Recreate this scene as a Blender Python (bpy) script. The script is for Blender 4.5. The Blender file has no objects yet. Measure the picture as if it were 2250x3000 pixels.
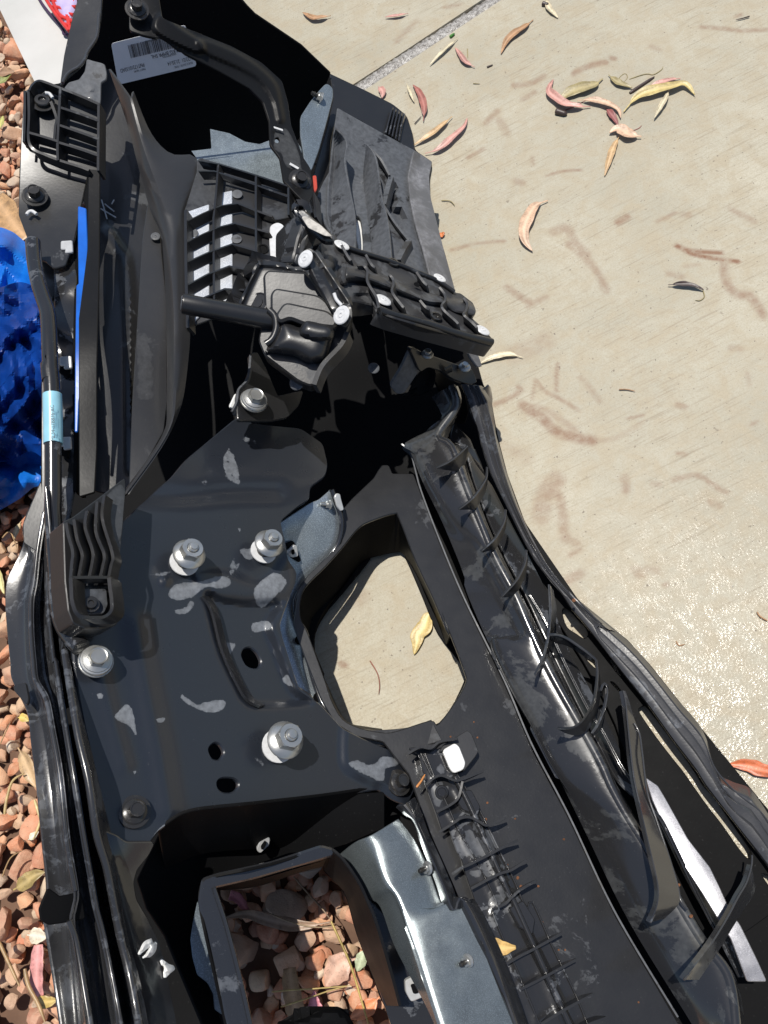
import bpy, math, random
import numpy as np
from mathutils import Vector, Matrix, geometry
random.seed(7); rng = np.random.default_rng(7)
SC = bpy.context.scene; COL = SC.collection
R = math.radians

# ------------------------------------------------------------------ camera
F_PX, W_PX, H_PX = 2273.0, 2250.0, 3000.0
CAM_H = 1.10
_U = np.array([-0.212, 0.386, 1.0]); _U /= np.linalg.norm(_U)        # world up seen from the camera
_ex = np.array([1.0, 0, 0]) - _U * _U[0]; _ex /= np.linalg.norm(_ex)
_ey = np.cross(_U, _ex)
C2W = np.stack([_ex, _ey, _U])                                        # camera -> world rotation
CAM = np.array([0.0, 0.0, CAM_H])
cd = bpy.data.cameras.new("camera"); cam = bpy.data.objects.new("camera", cd); COL.objects.link(cam)
m4 = Matrix([list(C2W[i]) + [CAM[i]] for i in range(3)] + [[0, 0, 0, 1]])
cam.matrix_world = m4
cd.sensor_width = 36; cd.lens = 36 * F_PX / H_PX; cd.clip_start = 0.02; cd.clip_end = 500
SC.camera = cam

# ------------------------------------------------------------------ sky, sun, exposure
S_DIR = C2W @ (np.array([-0.212, 0.655, 1.0])); S_DIR /= np.linalg.norm(S_DIR)
w = bpy.data.worlds.new("World"); SC.world = w; w.use_nodes = True
nt = w.node_tree; bg = nt.nodes["Background"]
sk = nt.nodes.new("ShaderNodeTexSky"); sk.sky_type = 'NISHITA'; sk.sun_disc = False
sk.sun_elevation = math.asin(S_DIR[2]); sk.sun_rotation = math.atan2(S_DIR[0], S_DIR[1])
nt.links.new(sk.outputs[0], bg.inputs[0]); bg.inputs[1].default_value = 0.10
sl = bpy.data.lights.new("sun", 'SUN'); sl.energy = 4.6; sl.angle = R(0.5); sl.color = (1.0, 0.96, 0.89)
so = bpy.data.objects.new("sun", sl); COL.objects.link(so)
so.rotation_euler = Vector(-S_DIR).to_track_quat('-Z', 'Y').to_euler(); so.location = (0, 0, 5)
SC.view_settings.view_transform = 'Standard'; SC.view_settings.look = 'None'
SC.view_settings.exposure = 0.0; SC.view_settings.gamma = 1.0; SC.view_settings.use_curve_mapping = False

# ------------------------------------------------------------------ measuring helpers
K, Z3 = 1659 / 1125, 1659 / 560
SHEET = dict(K1=(0, 0, K), K2=(1125, 0, K), K3=(0, 700, K), K4=(1125, 700, K), K5=(0, 1450, K), K6=(1125, 1450, K), K7=(0, 2200, K), K8=(1125, 2200, K),
             A=(0, 0, Z3), B=(500, 400, Z3), C=(860, 180, Z3), D=(660, 640, Z3), E=(960, 680, Z3), F=(0, 1400, Z3), G=(0, 560, Z3), H=(0, 1900, Z3),
             I=(0, 2440, Z3), J=(560, 2440, Z3), Q=(800, 1300, Z3), L=(1100, 2100, Z3), M=(1300, 1300, Z3), N=(1500, 1700, Z3), O=(1690, 2300, Z3),
             V=(0, 0, 1659 / 2250), S=(0, 0, 1.0))

def px(s):
    """'A:1 2,3 4;K1:5 6' -> array of photo coordinates (extra columns are kept)"""
    out = []
    for seg in s.split(';'):
        k, body = seg.strip().split(':')
        ox, oy, sc = SHEET[k.strip()]
        for p in body.split(','):
            v = [float(t) for t in p.split()]
            out.append([ox + v[0] / sc, oy + v[1] / sc] + v[2:])
    return np.array(out)

def P(x, y, z):
    x = np.asarray(x, float); y = np.asarray(y, float); z = np.asarray(z, float)
    q = np.stack([(x - W_PX / 2) / F_PX, (H_PX / 2 - y) / F_PX, -np.ones_like(x)], -1)
    d = q @ C2W.T
    t = (z - CAM[2]) / d[..., 2]
    return CAM + d * t[..., None]

def proj(p):
    v = (np.asarray(p) - CAM) @ C2W
    return np.stack([W_PX / 2 + F_PX * v[..., 0] / -v[..., 2], H_PX / 2 - F_PX * v[..., 1] / -v[..., 2]], -1)

def rbf(a):
    """smooth height field through anchors (x, y, z); three anchors give a flat plane"""
    a = np.asarray(a, float)
    if len(a) == 3:
        p = P(a[:, 0], a[:, 1], a[:, 2]); n = np.cross(p[1] - p[0], p[2] - p[0])
        def f(x, y):
            x = np.asarray(x, float); y = np.asarray(y, float)
            q = np.stack([(x - W_PX / 2) / F_PX, (H_PX / 2 - y) / F_PX, -np.ones_like(x)], -1) @ C2W.T
            t = ((p[0] - CAM) @ n) / (q @ n)
            return CAM[2] + t * q[..., 2]
        return f
    c = a[:, :2] / 1000; n = len(c)
    def ph(d2): return 0.5 * d2 * np.log(d2 + 1e-12)
    d2 = ((c[:, None] - c[None]) ** 2).sum(-1)
    A = np.zeros((n + 3, n + 3)); A[:n, :n] = ph(d2) + np.eye(n) * 1e-4
    A[:n, n] = 1; A[:n, n + 1:] = c; A[n, :n] = 1; A[n + 1:, :n] = c.T
    s = np.linalg.solve(A, np.concatenate([a[:, 2], [0, 0, 0]]))
    def f(x, y):
        q = np.stack([np.asarray(x, float), np.asarray(y, float)], -1) / 1000
        d = ((q[..., None, :] - c) ** 2).sum(-1)
        return ph(d) @ s[:n] + s[n] + q @ s[n + 1:]
    return f

ZB = rbf([(50, 600, .43), (40, 1800, .42), (150, 2900, .455), (90, 270, .46), (200, 60, .45), (420, 0, .44), (700, 20, .36), (950, 210, .25), (1210, 330, .16),
          (1270, 480, .13), (1420, 1000, .09), (1450, 1200, .06), (1600, 1650, .05), (1900, 2000, .05), (2250, 2400, .05), (2250, 2900, .05),
          (300, 1000, .42), (480, 900, .38), (650, 750, .34), (900, 900, .34), (1200, 900, .25), (1000, 600, .24), (240, 1950, .43), (560, 1620, .37), (830, 1570, .31),
          (860, 2150, .30), (1150, 2330, .24), (380, 2390, .42), (1000, 1800, .17), (1300, 2000, .12), (1230, 1500, .11), (1700, 2500, .10), (1900, 2950, .09),
          (1450, 1750, .10), (1800, 2350, .10), (650, 2750, .28), (1000, 2950, .22), (700, 1200, .30), (1050, 1250, .15), (400, 2950, .40)])

def plane_w(p0, p1, p2):
    p = np.array([p0, p1, p2], float); q = proj(p)
    return rbf(np.concatenate([q, p[:, 2:]], 1))
def plane_n(x, y, z, n):
    p = P(x, y, z); n = np.asarray(n, float); a = np.cross(n, [0, 1, 0]); a /= np.linalg.norm(a); b = np.cross(n, a)
    return plane_w(p, p + a * .1, p + b * .1)

def zf(z):
    if callable(z): return z
    if isinstance(z, str): return rbf(px(z))
    return lambda x, y: ZB(x, y) + z

def catmull(p, n=6, closed=False):
    p = np.asarray(p, float); m = len(p); out = []
    if m < 3 and not closed:
        return np.concatenate([p[i] + (p[i + 1] - p[i]) * t for i in range(m - 1) for t in [np.linspace(0, 1, n, endpoint=False)[:, None]]] + [p[-1:]])
    for i in range(m if closed else m - 1):
        if closed: a, b, c, d = p[i - 1], p[i], p[(i + 1) % m], p[(i + 2) % m]
        else: a, b, c, d = p[max(i - 1, 0)], p[i], p[i + 1], p[min(i + 2, m - 1)]
        t = np.linspace(0, 1, n, endpoint=False)[:, None]
        out.append(.5 * (2 * b + (c - a) * t + (2 * a - 5 * b + 4 * c - d) * t ** 2 + (3 * b - a - 3 * c + d) * t ** 3))
    if not closed: out.append(p[-1:])
    return np.concatenate(out)

def resample(p, n):
    p = np.asarray(p, float); s = np.r_[0, np.cumsum(np.linalg.norm(np.diff(p[:, :2], axis=0), axis=1))]
    t = np.linspace(0, s[-1], n)
    return np.stack([np.interp(t, s, p[:, k]) for k in range(p.shape[1])], -1)

def inside(q, poly):
    x, y = q[:, 0], q[:, 1]; r = np.zeros(len(q), bool); n = len(poly)
    for i in range(n):
        x1, y1 = poly[i][:2]; x2, y2 = poly[(i + 1) % n][:2]
        if y1 == y2: continue
        c = ((y1 > y) != (y2 > y)) & (x < (x2 - x1) * (y - y1) / (y2 - y1) + x1)
        r ^= c
    return r

def segdist(q, line, closed=False):
    q = q[:, :2]; d = np.full(len(q), 1e9); n = len(line)
    for i in range(n if closed else n - 1):
        a = np.asarray(line[i][:2]); b = np.asarray(line[(i + 1) % n][:2]); ab = b - a
        t = np.clip(((q - a) @ ab) / max(ab @ ab, 1e-9), 0, 1)
        d = np.minimum(d, np.linalg.norm(q - a - t[:, None] * ab, axis=1))
    return d

def sdist(q, poly):
    d = segdist(q, poly, True)
    return np.where(inside(q, poly), d, -d)

def sstep(t):
    t = np.clip(t, 0, 1); return t * t * (3 - 2 * t)

# ------------------------------------------------------------------ object helpers
WLOC = {}
def link(name, me, parent, loc):
    o = bpy.data.objects.new(name, me); COL.objects.link(o)
    WLOC[o.name] = np.asarray(loc, float)
    if parent is not None:
        o.parent = parent; o.location = np.asarray(loc) - WLOC[parent.name]
    else: o.location = loc
    return o

def empty(name, loc):
    return link(name, None, None, loc)

def tag(o, label, cat, group=None):
    o['label'] = label; o['category'] = cat
    if group: o['group'] = group
    return o

def mk(name, v, f, mat, parent=None, smooth=True, angle=35, attr=None, kind=None, loc=None):
    v = np.asarray(v, float)
    if loc is None: loc = (v.min(0) + v.max(0)) / 2
    me = bpy.data.meshes.new(name)
    me.from_pydata([tuple(t) for t in v - loc], [], [tuple(int(i) for i in t) for t in f])
    me.update()
    if attr:
        for k, val in attr.items():
            a = me.attributes.new(k, 'FLOAT', 'POINT'); a.data.foreach_set('value', np.asarray(val, np.float32))
    me.materials.append(mat)
    if smooth:
        me.polygons.foreach_set('use_smooth', [True] * len(me.polygons)); me.set_sharp_from_angle(angle=R(angle))
    o = link(name, me, parent, loc)
    if kind: o['kind'] = kind
    return o

def solid(T, tris, th, ch):
    """top sheet + chamfered rim + underside"""
    T = np.asarray(T); tris = np.asarray(tris)
    n = np.zeros_like(T)
    fn = np.cross(T[tris[:, 1]] - T[tris[:, 0]], T[tris[:, 2]] - T[tris[:, 0]])
    flip = (fn * (CAM - T[tris[:, 0]])).sum(1) < 0
    tris[flip] = tris[flip][:, ::-1]; fn[flip] *= -1
    for k in range(3): np.add.at(n, tris[:, k], fn)
    n /= np.linalg.norm(n, axis=1)[:, None] + 1e-12
    cnt = {}
    for t in tris:
        for k in range(3):
            a, b, c = int(t[k]), int(t[(k + 1) % 3]), int(t[(k + 2) % 3])
            key = (min(a, b), max(a, b))
            if key in cnt: cnt[key] = None
            else: cnt[key] = (a, b, c)
    be = [e for e in cnt.values() if e]
    o = np.zeros_like(T)
    for a, b, c in be:
        e = T[b] - T[a]; L = np.linalg.norm(e) + 1e-12; e = e / L
        m = (T[a] + T[b]) / 2 - T[c]; m = m - e * (m @ e); m /= np.linalg.norm(m) + 1e-12
        o[a] += m; o[b] += m
    ol = np.linalg.norm(o, axis=1); bi = np.where(ol > 1e-9)[0]; o[bi] /= ol[bi][:, None]
    N = len(T); idx = -np.ones(N, int); idx[bi] = np.arange(len(bi))
    r1 = T[bi] + o[bi] * ch - n[bi] * ch; r2 = T[bi] + o[bi] * ch - n[bi] * th
    v = np.concatenate([T, r1, r2, T - n * th])
    f = [tuple(t) for t in tris] + [tuple(N + 2 * len(bi) + t[::-1]) for t in tris]
    b0, b1, b2, nb = N, N + len(bi), N + 2 * len(bi), None
    for a, b, c in be:
        ia, ib = idx[a], idx[b]
        f += [(b, a, b0 + ia, b0 + ib), (b0 + ib, b0 + ia, b1 + ia, b1 + ib), (b1 + ib, b1 + ia, b2 + a, b2 + b)]
    return v, f

def dens(p, step):
    out = []; n = len(p)
    for i in range(n):
        a, b = p[i], p[(i + 1) % n]; k = max(1, int(np.linalg.norm(b - a) / step))
        out += [a + (b - a) * j / k for j in range(k)]
    return np.array(out)

def rounded(p, r):
    if r <= 0: return p
    out = []; n = len(p)
    for i in range(n):
        a, b, c = p[i - 1], p[i], p[(i + 1) % n]
        la, lc = np.linalg.norm(a - b), np.linalg.norm(c - b); k = min(r, la * .4, lc * .4)
        p1 = b + (a - b) / max(la, 1e-6) * k; p2 = b + (c - b) / max(lc, 1e-6) * k
        for t in (0, .33, .67, 1): out.append((1 - t) ** 2 * p1 + 2 * t * (1 - t) * b + t * t * p2)
    return np.array(out)

ROOT = None
def sheet(name, outline, z, mat, parent='root', th=.003, holes=(), res=22, spline=False, rnd=5, relief=(), paint=(), puff=None, ch=.0009, wob=0, label=None, fine=None, lift=0):
    """a pressed or moulded sheet: outline in photo coordinates, height field z, relief and thickness"""
    o = px(outline)[:, :2]
    o = catmull(o, 5, True) if spline else rounded(o, rnd)
    hs = []
    for h in holes:
        hp = px(h)[:, :2] if isinstance(h, str) else np.asarray(h)
        hs.append(catmull(hp, 4, True))
    step = min(res, 30)
    loops = [dens(o, step)] + [dens(h, step * .7) for h in hs]
    vv = []; ee = []
    for lp in loops:
        b = len(vv); vv += [tuple(t) for t in lp]; ee += [(b + i, b + (i + 1) % len(lp)) for i in range(len(lp))]
    lo, hi = o.min(0), o.max(0)
    gx, gy = np.meshgrid(np.arange(lo[0], hi[0], res), np.arange(lo[1], hi[1], res))
    gx = gx + (np.arange(gx.shape[0]) % 2)[:, None] * res / 2
    g = np.stack([gx.ravel(), gy.ravel()], -1)
    if fine is not None:
        fp = px(fine)[:, :2]; a, b = fp.min(0), fp.max(0)
        fx, fy = np.meshgrid(np.arange(a[0], b[0], res / 2.2), np.arange(a[1], b[1], res / 2.2))
        g = np.concatenate([g[~inside(g, fp)], (lambda q: q[inside(q, fp)])(np.stack([fx.ravel(), fy.ravel()], -1))])
    k = inside(g, o) & (segdist(g, loops[0], True) > step * .5)
    for h in loops[1:]: k &= ~inside(g, h) & (segdist(g, h, True) > step * .35)
    vv += [tuple(t) for t in g[k]]
    cv, _, cf, *_r = geometry.delaunay_2d_cdt([Vector(t) for t in vv], ee, [], 0, 1e-4)
    q = np.array([tuple(t) for t in cv]); tr = np.array([tuple(t)[:3] for t in cf if len(t) >= 3])
    c = q[tr].mean(1); kk = inside(c, loops[0])
    for h in loops[1:]: kk &= ~inside(c, h)
    e1 = q[tr[:, 1]] - q[tr[:, 0]]; e2 = q[tr[:, 2]] - q[tr[:, 0]]
    kk &= np.abs(e1[:, 0] * e2[:, 1] - e1[:, 1] * e2[:, 0]) > .05
    tr = tr[kk]; used = np.unique(tr); rm = -np.ones(len(q), int); rm[used] = np.arange(len(used)); q = q[used]; tr = rm[tr]
    zz = zf(z)(q[:, 0], q[:, 1]) + lift
    if puff: zz = zz + puff[0] * np.sqrt(np.clip(1 - (1 - np.clip(sdist(q, loops[0]) / puff[1], 0, 1)) ** 2, 0, 1))
    for rl in relief:
        if rl[0] == '~': zz = zz + rl[2] * np.exp(-(segdist(q, catmull(px(rl[1])[:, :2], 5)) / rl[3]) ** 2)
        elif rl[0] == 'o':
            r0 = px(rl[1])[0]; d = np.linalg.norm(q - r0[:2], axis=1); zz = zz + rl[2] * sstep((rl[3] - d) / rl[4] + .5)
        else: zz = zz + rl[1] * sstep(sdist(q, catmull(px(rl[0])[:, :2], 4, True)) / rl[2] + .5)
    if wob: zz = zz + wob * (np.sin(q[:, 0] * .031 + q[:, 1] * .017) + np.sin(q[:, 0] * .013 - q[:, 1] * .041 + 1)) * .5
    T = P(q[:, 0], q[:, 1], zz)
    v, f = solid(T, tr, th, ch)
    attr = None
    pv = np.zeros(len(v))
    if paint:
        for pp in paint:
            val = 1.0
            if isinstance(pp, tuple): pp, val = pp
            s = np.clip(sdist(q, catmull(px(pp)[:, :2], 4, True)) / 9 + .5, 0, 1) * val
            pv[:len(q)] = np.maximum(pv[:len(q)], s)
    attr = {'patch': pv}
    ob = mk(name, v, f, mat, ROOT if parent == 'root' else parent, attr=attr)
    if label: ob['label'] = label
    return ob

def strip3(name, A, B, mat, parent, th, smooth=True):
    """solid strip between two 3-D polylines"""
    A = np.asarray(A); B = np.asarray(B); n = len(A)
    tg = np.gradient(A, axis=0); s = np.cross(tg, B - A); s /= np.linalg.norm(s, axis=1)[:, None] + 1e-12
    h = s * th / 2
    v = np.concatenate([A + h, A - h, B + h, B - h]); f = []
    for i in range(n - 1):
        a, b, c, d = i, n + i, 2 * n + i, 3 * n + i
        f += [(a, a + 1, b + 1, b), (a + 1, a, c, c + 1), (b, b + 1, d + 1, d), (c + 1, c, d, d + 1)]
    f += [(0, n, 3 * n, 2 * n), (n - 1, 3 * n - 1, 4 * n - 1, 2 * n - 1)]
    return mk(name, v, f, mat, parent, smooth)

DOWN = np.array([0, 0, -1.0])
def c2w(v):
    v = C2W @ np.asarray(v, float); return v / np.linalg.norm(v)
N_PLATE = c2w((.46, .51, .73))

def wall(name, line, z, depth, mat, parent='root', th=.0025, d=None, taper=None, n=None, closed=False, spline=True):
    p = px(line)
    if spline: p = catmull(p, 6, closed)
    p = resample(p, n or max(4, int(len(p) * 1.2)))
    T = P(p[:, 0], p[:, 1], zf(z)(p[:, 0], p[:, 1]))
    d = DOWN if d is None else d
    dep = np.full(len(p), depth)
    if taper is not None: dep = depth * np.interp(np.linspace(0, 1, len(p)), np.linspace(0, 1, len(taper)), taper)
    return strip3(name, T, T + d * dep[:, None], mat, ROOT if parent == 'root' else parent, th)

def loft(name, curves, mat, parent='root', n=60, cs=3, th=.003, closed=False, ch=.0008, label=None, spline=True):
    """surface through curves; each curve (photo line, heights along it or offset over the base field)"""
    rows = []
    for line, zs in curves:
        p = px(line)[:, :2]
        if len(p) > 2 and spline: p = catmull(p, 6)
        p = resample(p, n)
        z = ZB(p[:, 0], p[:, 1]) + zs if np.isscalar(zs) else np.interp(np.linspace(0, 1, n), np.linspace(0, 1, len(zs)), zs)
        rows.append(np.concatenate([p, z[:, None]], 1))
    rows = np.array(rows)
    if cs > 1 and len(rows) > 2: rows = catmull(rows.reshape(len(rows), -1), cs).reshape(-1, n, 3)
    T = P(rows[..., 0], rows[..., 1], rows[..., 2]).reshape(-1, 3); m = len(rows); tr = []
    for i in range(m - 1):
        for j in range(n - 1):
            a = i * n + j; tr += [(a, a + 1, a + n + 1), (a, a + n + 1, a + n)]
    v, f = solid(T, np.array(tr), th, ch)
    ob = mk(name, v, f, mat, ROOT if parent == 'root' else parent, attr={'patch': np.zeros(len(v))})
    if label: ob['label'] = label
    return ob

def tube3(name, p, r, mat, parent, seg=12, caps=True):
    p = np.asarray(p, float); n = len(p); r = np.broadcast_to(np.asarray(r, float), (n,)) if np.ndim(r) < 1 or len(np.atleast_1d(r)) == n else np.interp(np.linspace(0, 1, n), np.linspace(0, 1, len(r)), r)
    tg = np.gradient(p, axis=0); tg /= np.linalg.norm(tg, axis=1)[:, None] + 1e-12
    up = np.array([0.3, 0.2, 1.0]); v = []; f = []
    a = np.cross(tg, up); a /= np.linalg.norm(a, axis=1)[:, None]; b = np.cross(a, tg)
    for i in range(n):
        for k in range(seg):
            t = 2 * math.pi * k / seg; v.append(p[i] + r[i] * (a[i] * math.cos(t) + b[i] * math.sin(t)))
    for i in range(n - 1):
        for k in range(seg): f.append((i * seg + k, i * seg + (k + 1) % seg, (i + 1) * seg + (k + 1) % seg, (i + 1) * seg + k))
    if caps: f += [tuple(range(seg))[::-1], tuple((n - 1) * seg + k for k in range(seg))]
    return mk(name, v, f, mat, parent, angle=50)

def tube(name, line, z, r, mat, parent='root', n=40, seg=12, lift=0):
    p = px(line)[:, :2]; p = resample(catmull(p, 6), n)
    zz = zf(z)(p[:, 0], p[:, 1]) + lift if not isinstance(z, (list, tuple)) else np.interp(np.linspace(0, 1, n), np.linspace(0, 1, len(z)), z)
    return tube3(name, P(p[:, 0], p[:, 1], zz), r, mat, ROOT if parent == 'root' else parent, seg)

def lathe(prof, seg=24, hexes=()):
    """profile rows (radius, height); rows whose index is in hexes are six-sided"""
    v = []; f = []; m = len(prof)
    for i, (r, h) in enumerate(prof):
        for k in range(seg):
            t = 2 * math.pi * k / seg; rr = r
            if i in hexes:
                u = (t % (math.pi / 3)) - math.pi / 6; rr = r * math.cos(math.pi / 6) / math.cos(u)
            v.append((rr * math.cos(t), rr * math.sin(t), h))
    for i in range(m - 1):
        for k in range(seg): f.append((i * seg + k, i * seg + (k + 1) % seg, (i + 1) * seg + (k + 1) % seg, (i + 1) * seg + k))
    f.append(tuple((m - 1) * seg + k for k in range(seg))); f.append(tuple(range(seg))[::-1])
    return v, f
_LM = {}
def lathe_mesh(key, prof, hexes, mat, seg=24):
    k = (key, mat.name)
    if k not in _LM:
        v, f = lathe(prof, seg, hexes); me = bpy.data.meshes.new(key); me.from_pydata(v, [], f); me.update()
        me.materials.append(mat); me.polygons.foreach_set('use_smooth', [True] * len(me.polygons)); me.set_sharp_from_angle(angle=R(32)); _LM[k] = me
    return _LM[k]

def fastener(name, spot, z, rpx, n, pieces, parent='root', spin=None):
    """a bolt, nut or rivet made of turned pieces; radius given in photo pixels at its place"""
    s = px(spot)[0]; zz = float(zf(z)(s[0], s[1])); p = P(s[0], s[1], zz)
    dist = -((p - CAM) @ C2W)[2]; r = rpx * dist / F_PX
    q = Vector(n).to_track_quat('Z', 'Y').to_matrix() @ Matrix.Rotation(spin if spin is not None else random.random() * 3, 3, 'Z')
    par = ROOT if parent == 'root' else parent; first = None
    for i, (pn, key, prof, hx, mat) in enumerate(pieces):
        me = lathe_mesh(key, prof, hx, mat)
        if first is None:
            o = link(name, me, par, p); o.rotation_euler = q.to_euler(); o.scale = (r, r, r); first = o
        else:
            o = bpy.data.objects.new(pn, me); COL.objects.link(o); o.parent = first; WLOC[o.name] = p
    return first
# ------------------------------------------------------------------ materials
def _mat(name):
    m = bpy.data.materials.new(name); m.use_nodes = True; nt = m.node_tree
    return m, nt, nt.nodes["Principled BSDF"]
def nn(nt, t, **kw):
    n = nt.nodes.new(t)
    for k, v in kw.items():
        if k in n.inputs: n.inputs[k].default_value = v
        else: setattr(n, k, v)
    return n
def ramp(nt, src, stops):
    r = nt.nodes.new("ShaderNodeValToRGB"); el = r.color_ramp.elements
    while len(el) < len(stops): el.new(0.5)
    for e, (p, c) in zip(el, stops):
        e.position = p; e.color = (c, c, c, 1) if np.isscalar(c) else (*c, 1)
    nt.links.new(src, r.inputs[0]); return r.outputs[0]
def noise(nt, scale, detail=4, rough=.55, dist=0, vec=None):
    n = nn(nt, "ShaderNodeTexNoise"); n.inputs['Scale'].default_value = scale; n.inputs['Detail'].default_value = detail
    n.inputs['Roughness'].default_value = rough; n.inputs['Distortion'].default_value = dist
    nt.links.new(vec or pos(nt), n.inputs['Vector']); return n.outputs['Fac']
def pos(nt):
    for n in nt.nodes:
        if n.bl_idname == "ShaderNodeNewGeometry": return n.outputs['Position']
    return nt.nodes.new("ShaderNodeNewGeometry").outputs['Position']
def mixc(nt, fac, a, b, mode='MIX'):
    n = nt.nodes.new("ShaderNodeMix"); n.data_type = 'RGBA'; n.blend_type = mode
    for s, i in ((fac, 0), (a, 6), (b, 7)):
        if hasattr(s, 'is_linked') or isinstance(s, bpy.types.NodeSocket): nt.links.new(s, n.inputs[i])
        else: n.inputs[i].default_value = s if i == 0 else ((*s, 1) if len(s) == 3 else s)
    return n.outputs[2]
def math_(nt, op, a, b):
    n = nt.nodes.new("ShaderNodeMath"); n.operation = op
    for i, s in enumerate((a, b)):
        if isinstance(s, bpy.types.NodeSocket): nt.links.new(s, n.inputs[i])
        else: n.inputs[i].default_value = s
    return n.outputs[0]
def bump(nt, bs, h, strength, dist=.001, slot='Normal'):
    b = nt.nodes.new("ShaderNodeBump"); b.inputs['Strength'].default_value = strength; b.inputs['Distance'].default_value = dist
    nt.links.new(h, b.inputs['Height']); nt.links.new(b.outputs[0], bs.inputs[slot]); return b

def black(name, base=.012, rough=.4, dust=0.0, dustcol=(.085, .09, .10), dscale=14, edge=.03, rough2=.6, coat=0.0, tint=(1, 1, 1.06), bumpy=.15, scratch=True, spec=.42):
    """black plastic or coated steel: wet black with dried grey film in patches"""
    m, nt, b = _mat(name)
    n1 = noise(nt, dscale, 9, .68, .35)
    th = .66 - .32 * dust
    f = ramp(nt, n1, [(max(th - edge * .35, 0), 0), (min(th + edge * .35, 1), .8), (min(th + .12, 1), 1)]) if dust > 0 else None
    at0 = nn(nt, "ShaderNodeAttribute", attribute_name='patch')
    ps = math_(nt, 'ADD', at0.outputs['Fac'], math_(nt, 'MULTIPLY', math_(nt, 'SUBTRACT', noise(nt, 120, 4, .6), .5), .7))
    pz = ramp(nt, ps, [(.42, 0), (.50, 1)])
    n2 = noise(nt, 160, 4, .6); mott = ramp(nt, n2, [(.3, .7), (.7, 1.25)])
    speck = ramp(nt, noise(nt, 420, 2, .5), [(.70, 0), (.76, 1)])
    bc = tuple(base * t for t in tint)
    fac = math_(nt, 'MULTIPLY', pz, math_(nt, 'ADD', .25, math_(nt, 'MULTIPLY', at0.outputs['Fac'], .75)))
    if f is not None: fac = math_(nt, 'MAXIMUM', f, fac)
    film = mixc(nt, 1.0, dustcol, mott, 'MULTIPLY')
    col = mixc(nt, fac, bc, film)
    if scratch: col = mixc(nt, math_(nt, 'MULTIPLY', speck, .08), col, (.3, .3, .3))
    nt.links.new(col, b.inputs['Base Color'])
    rr = nn(nt, "ShaderNodeMapRange"); nt.links.new(fac, rr.inputs[0]); rr.inputs[3].default_value = rough; rr.inputs[4].default_value = rough2
    rv = math_(nt, 'ADD', rr.outputs[0], math_(nt, 'MULTIPLY', math_(nt, 'SUBTRACT', noise(nt, 35, 4), .5), .18))
    nt.links.new(rv, b.inputs['Roughness'])
    b.inputs['Specular IOR Level'].default_value = spec; b.inputs['Coat Weight'].default_value = coat; b.inputs['Coat Roughness'].default_value = .10
    bump(nt, b, noise(nt, 300, 3), bumpy, .0006)
    return m

PLASTIC = black('black_plastic', .015, .36, .14, (.046, .049, .054), coat=.25)
PLASTIC_DUSTY = black('dusty_black_plastic', .026, .42, .30, (.044, .046, .050), 11, coat=.12)
PLASTIC_GREY = black('grey_dried_plastic', .024, .42, .80, (.078, .083, .092), 20, coat=.1)
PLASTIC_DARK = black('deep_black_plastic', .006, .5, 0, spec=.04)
STRAPM = black('dull_black_steel', .009, .40, 0, (.05, .052, .055), spec=.16)
PANEL = black('satin_black_panel', .026, .40, .10, (.036, .037, .04), coat=.1)
TRAYM = black('worn_grey_plastic', .034, .44, .34, (.07, .072, .076), 24)
PLASTIC_WET = black('wet_black_plastic', .020, .2, .3, (.08, .085, .095), 20, .02, .5, .3)
STEEL = black('black_coated_steel', .022, .30, 0.0, (.20, .212, .23), 13, .02, .5, .2, (.85, 1.0, 1.32), .04)
STEEL_GLOSS = black('glossy_black_steel', .020, .2, .04, (.09, .095, .105), 16, .05, .4, .8, (1, 1.03, 1.15), .06)
LIP = black('grey_rubber_lip', .036, .26, .20, (.075, .082, .095), 24, .06, .4, .5)
RIDGE = black('scuffed_valance_plastic', .021, .22, .38, (.052, .053, .053), 12, .04, .40, .8)
SMOOTH = black('smooth_black_plastic', .016, .40, 0, coat=.15)
TRIM = black('wet_trim_plastic', .026, .27, .3, (.075, .08, .09), 30, .05, .4, .5)
FLANGE = black('faded_grey_plastic', .10, .5, .4, (.19, .19, .20), 20, .2, .6, tint=(1, 1, 1.04))

def metal(name, col, rough, metallic=1.0, flake=0.0, stain=0.0, sc=900):
    m, nt, b = _mat(name)
    n = noise(nt, 25, 5, .6); c = mixc(nt, ramp(nt, n, [(.35, 0), (.7, 1)]), tuple(t * .72 for t in col), col)
    if flake: c = mixc(nt, ramp(nt, noise(nt, sc, 2, .5), [(.5, 0), (.72, flake)]), c, tuple(min(1, t * 1.9) for t in col))
    if stain: c = mixc(nt, ramp(nt, noise(nt, 48, 5, .65, 1.0), [(.66, 0), (.74, stain)]), c, (.05, .03, .02))
    nt.links.new(c, b.inputs['Base Color']); b.inputs['Metallic'].default_value = metallic
    rv = math_(nt, 'ADD', rough, math_(nt, 'MULTIPLY', math_(nt, 'SUBTRACT', noise(nt, 60, 4), .5), .25)); nt.links.new(rv, b.inputs['Roughness'])
    bump(nt, b, noise(nt, sc * .7, 3), .12, .0005); return m
ZINC = metal('zinc_plated_steel', (.54, .54, .52), .36, .8, 0, .35)
SHELL = metal('bare_grey_shell_metal', (.20, .235, .26), .34, .5, .8, 0)
SHELL_STAIN = metal('stained_shell_metal', (.17, .195, .205), .22, .6, .7, .5, 1500)
SILVER = metal('painted_sunlit_silver', (.62, .65, .70), .36, .25, .8)  # silver paints the sunlit brightness of the left grid floors
BOLT_BLACK = black('black_oxide_steel', .02, .28, .2, (.07, .065, .06), 60, .1, .4, .2, (1.05, 1, .95))
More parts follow.
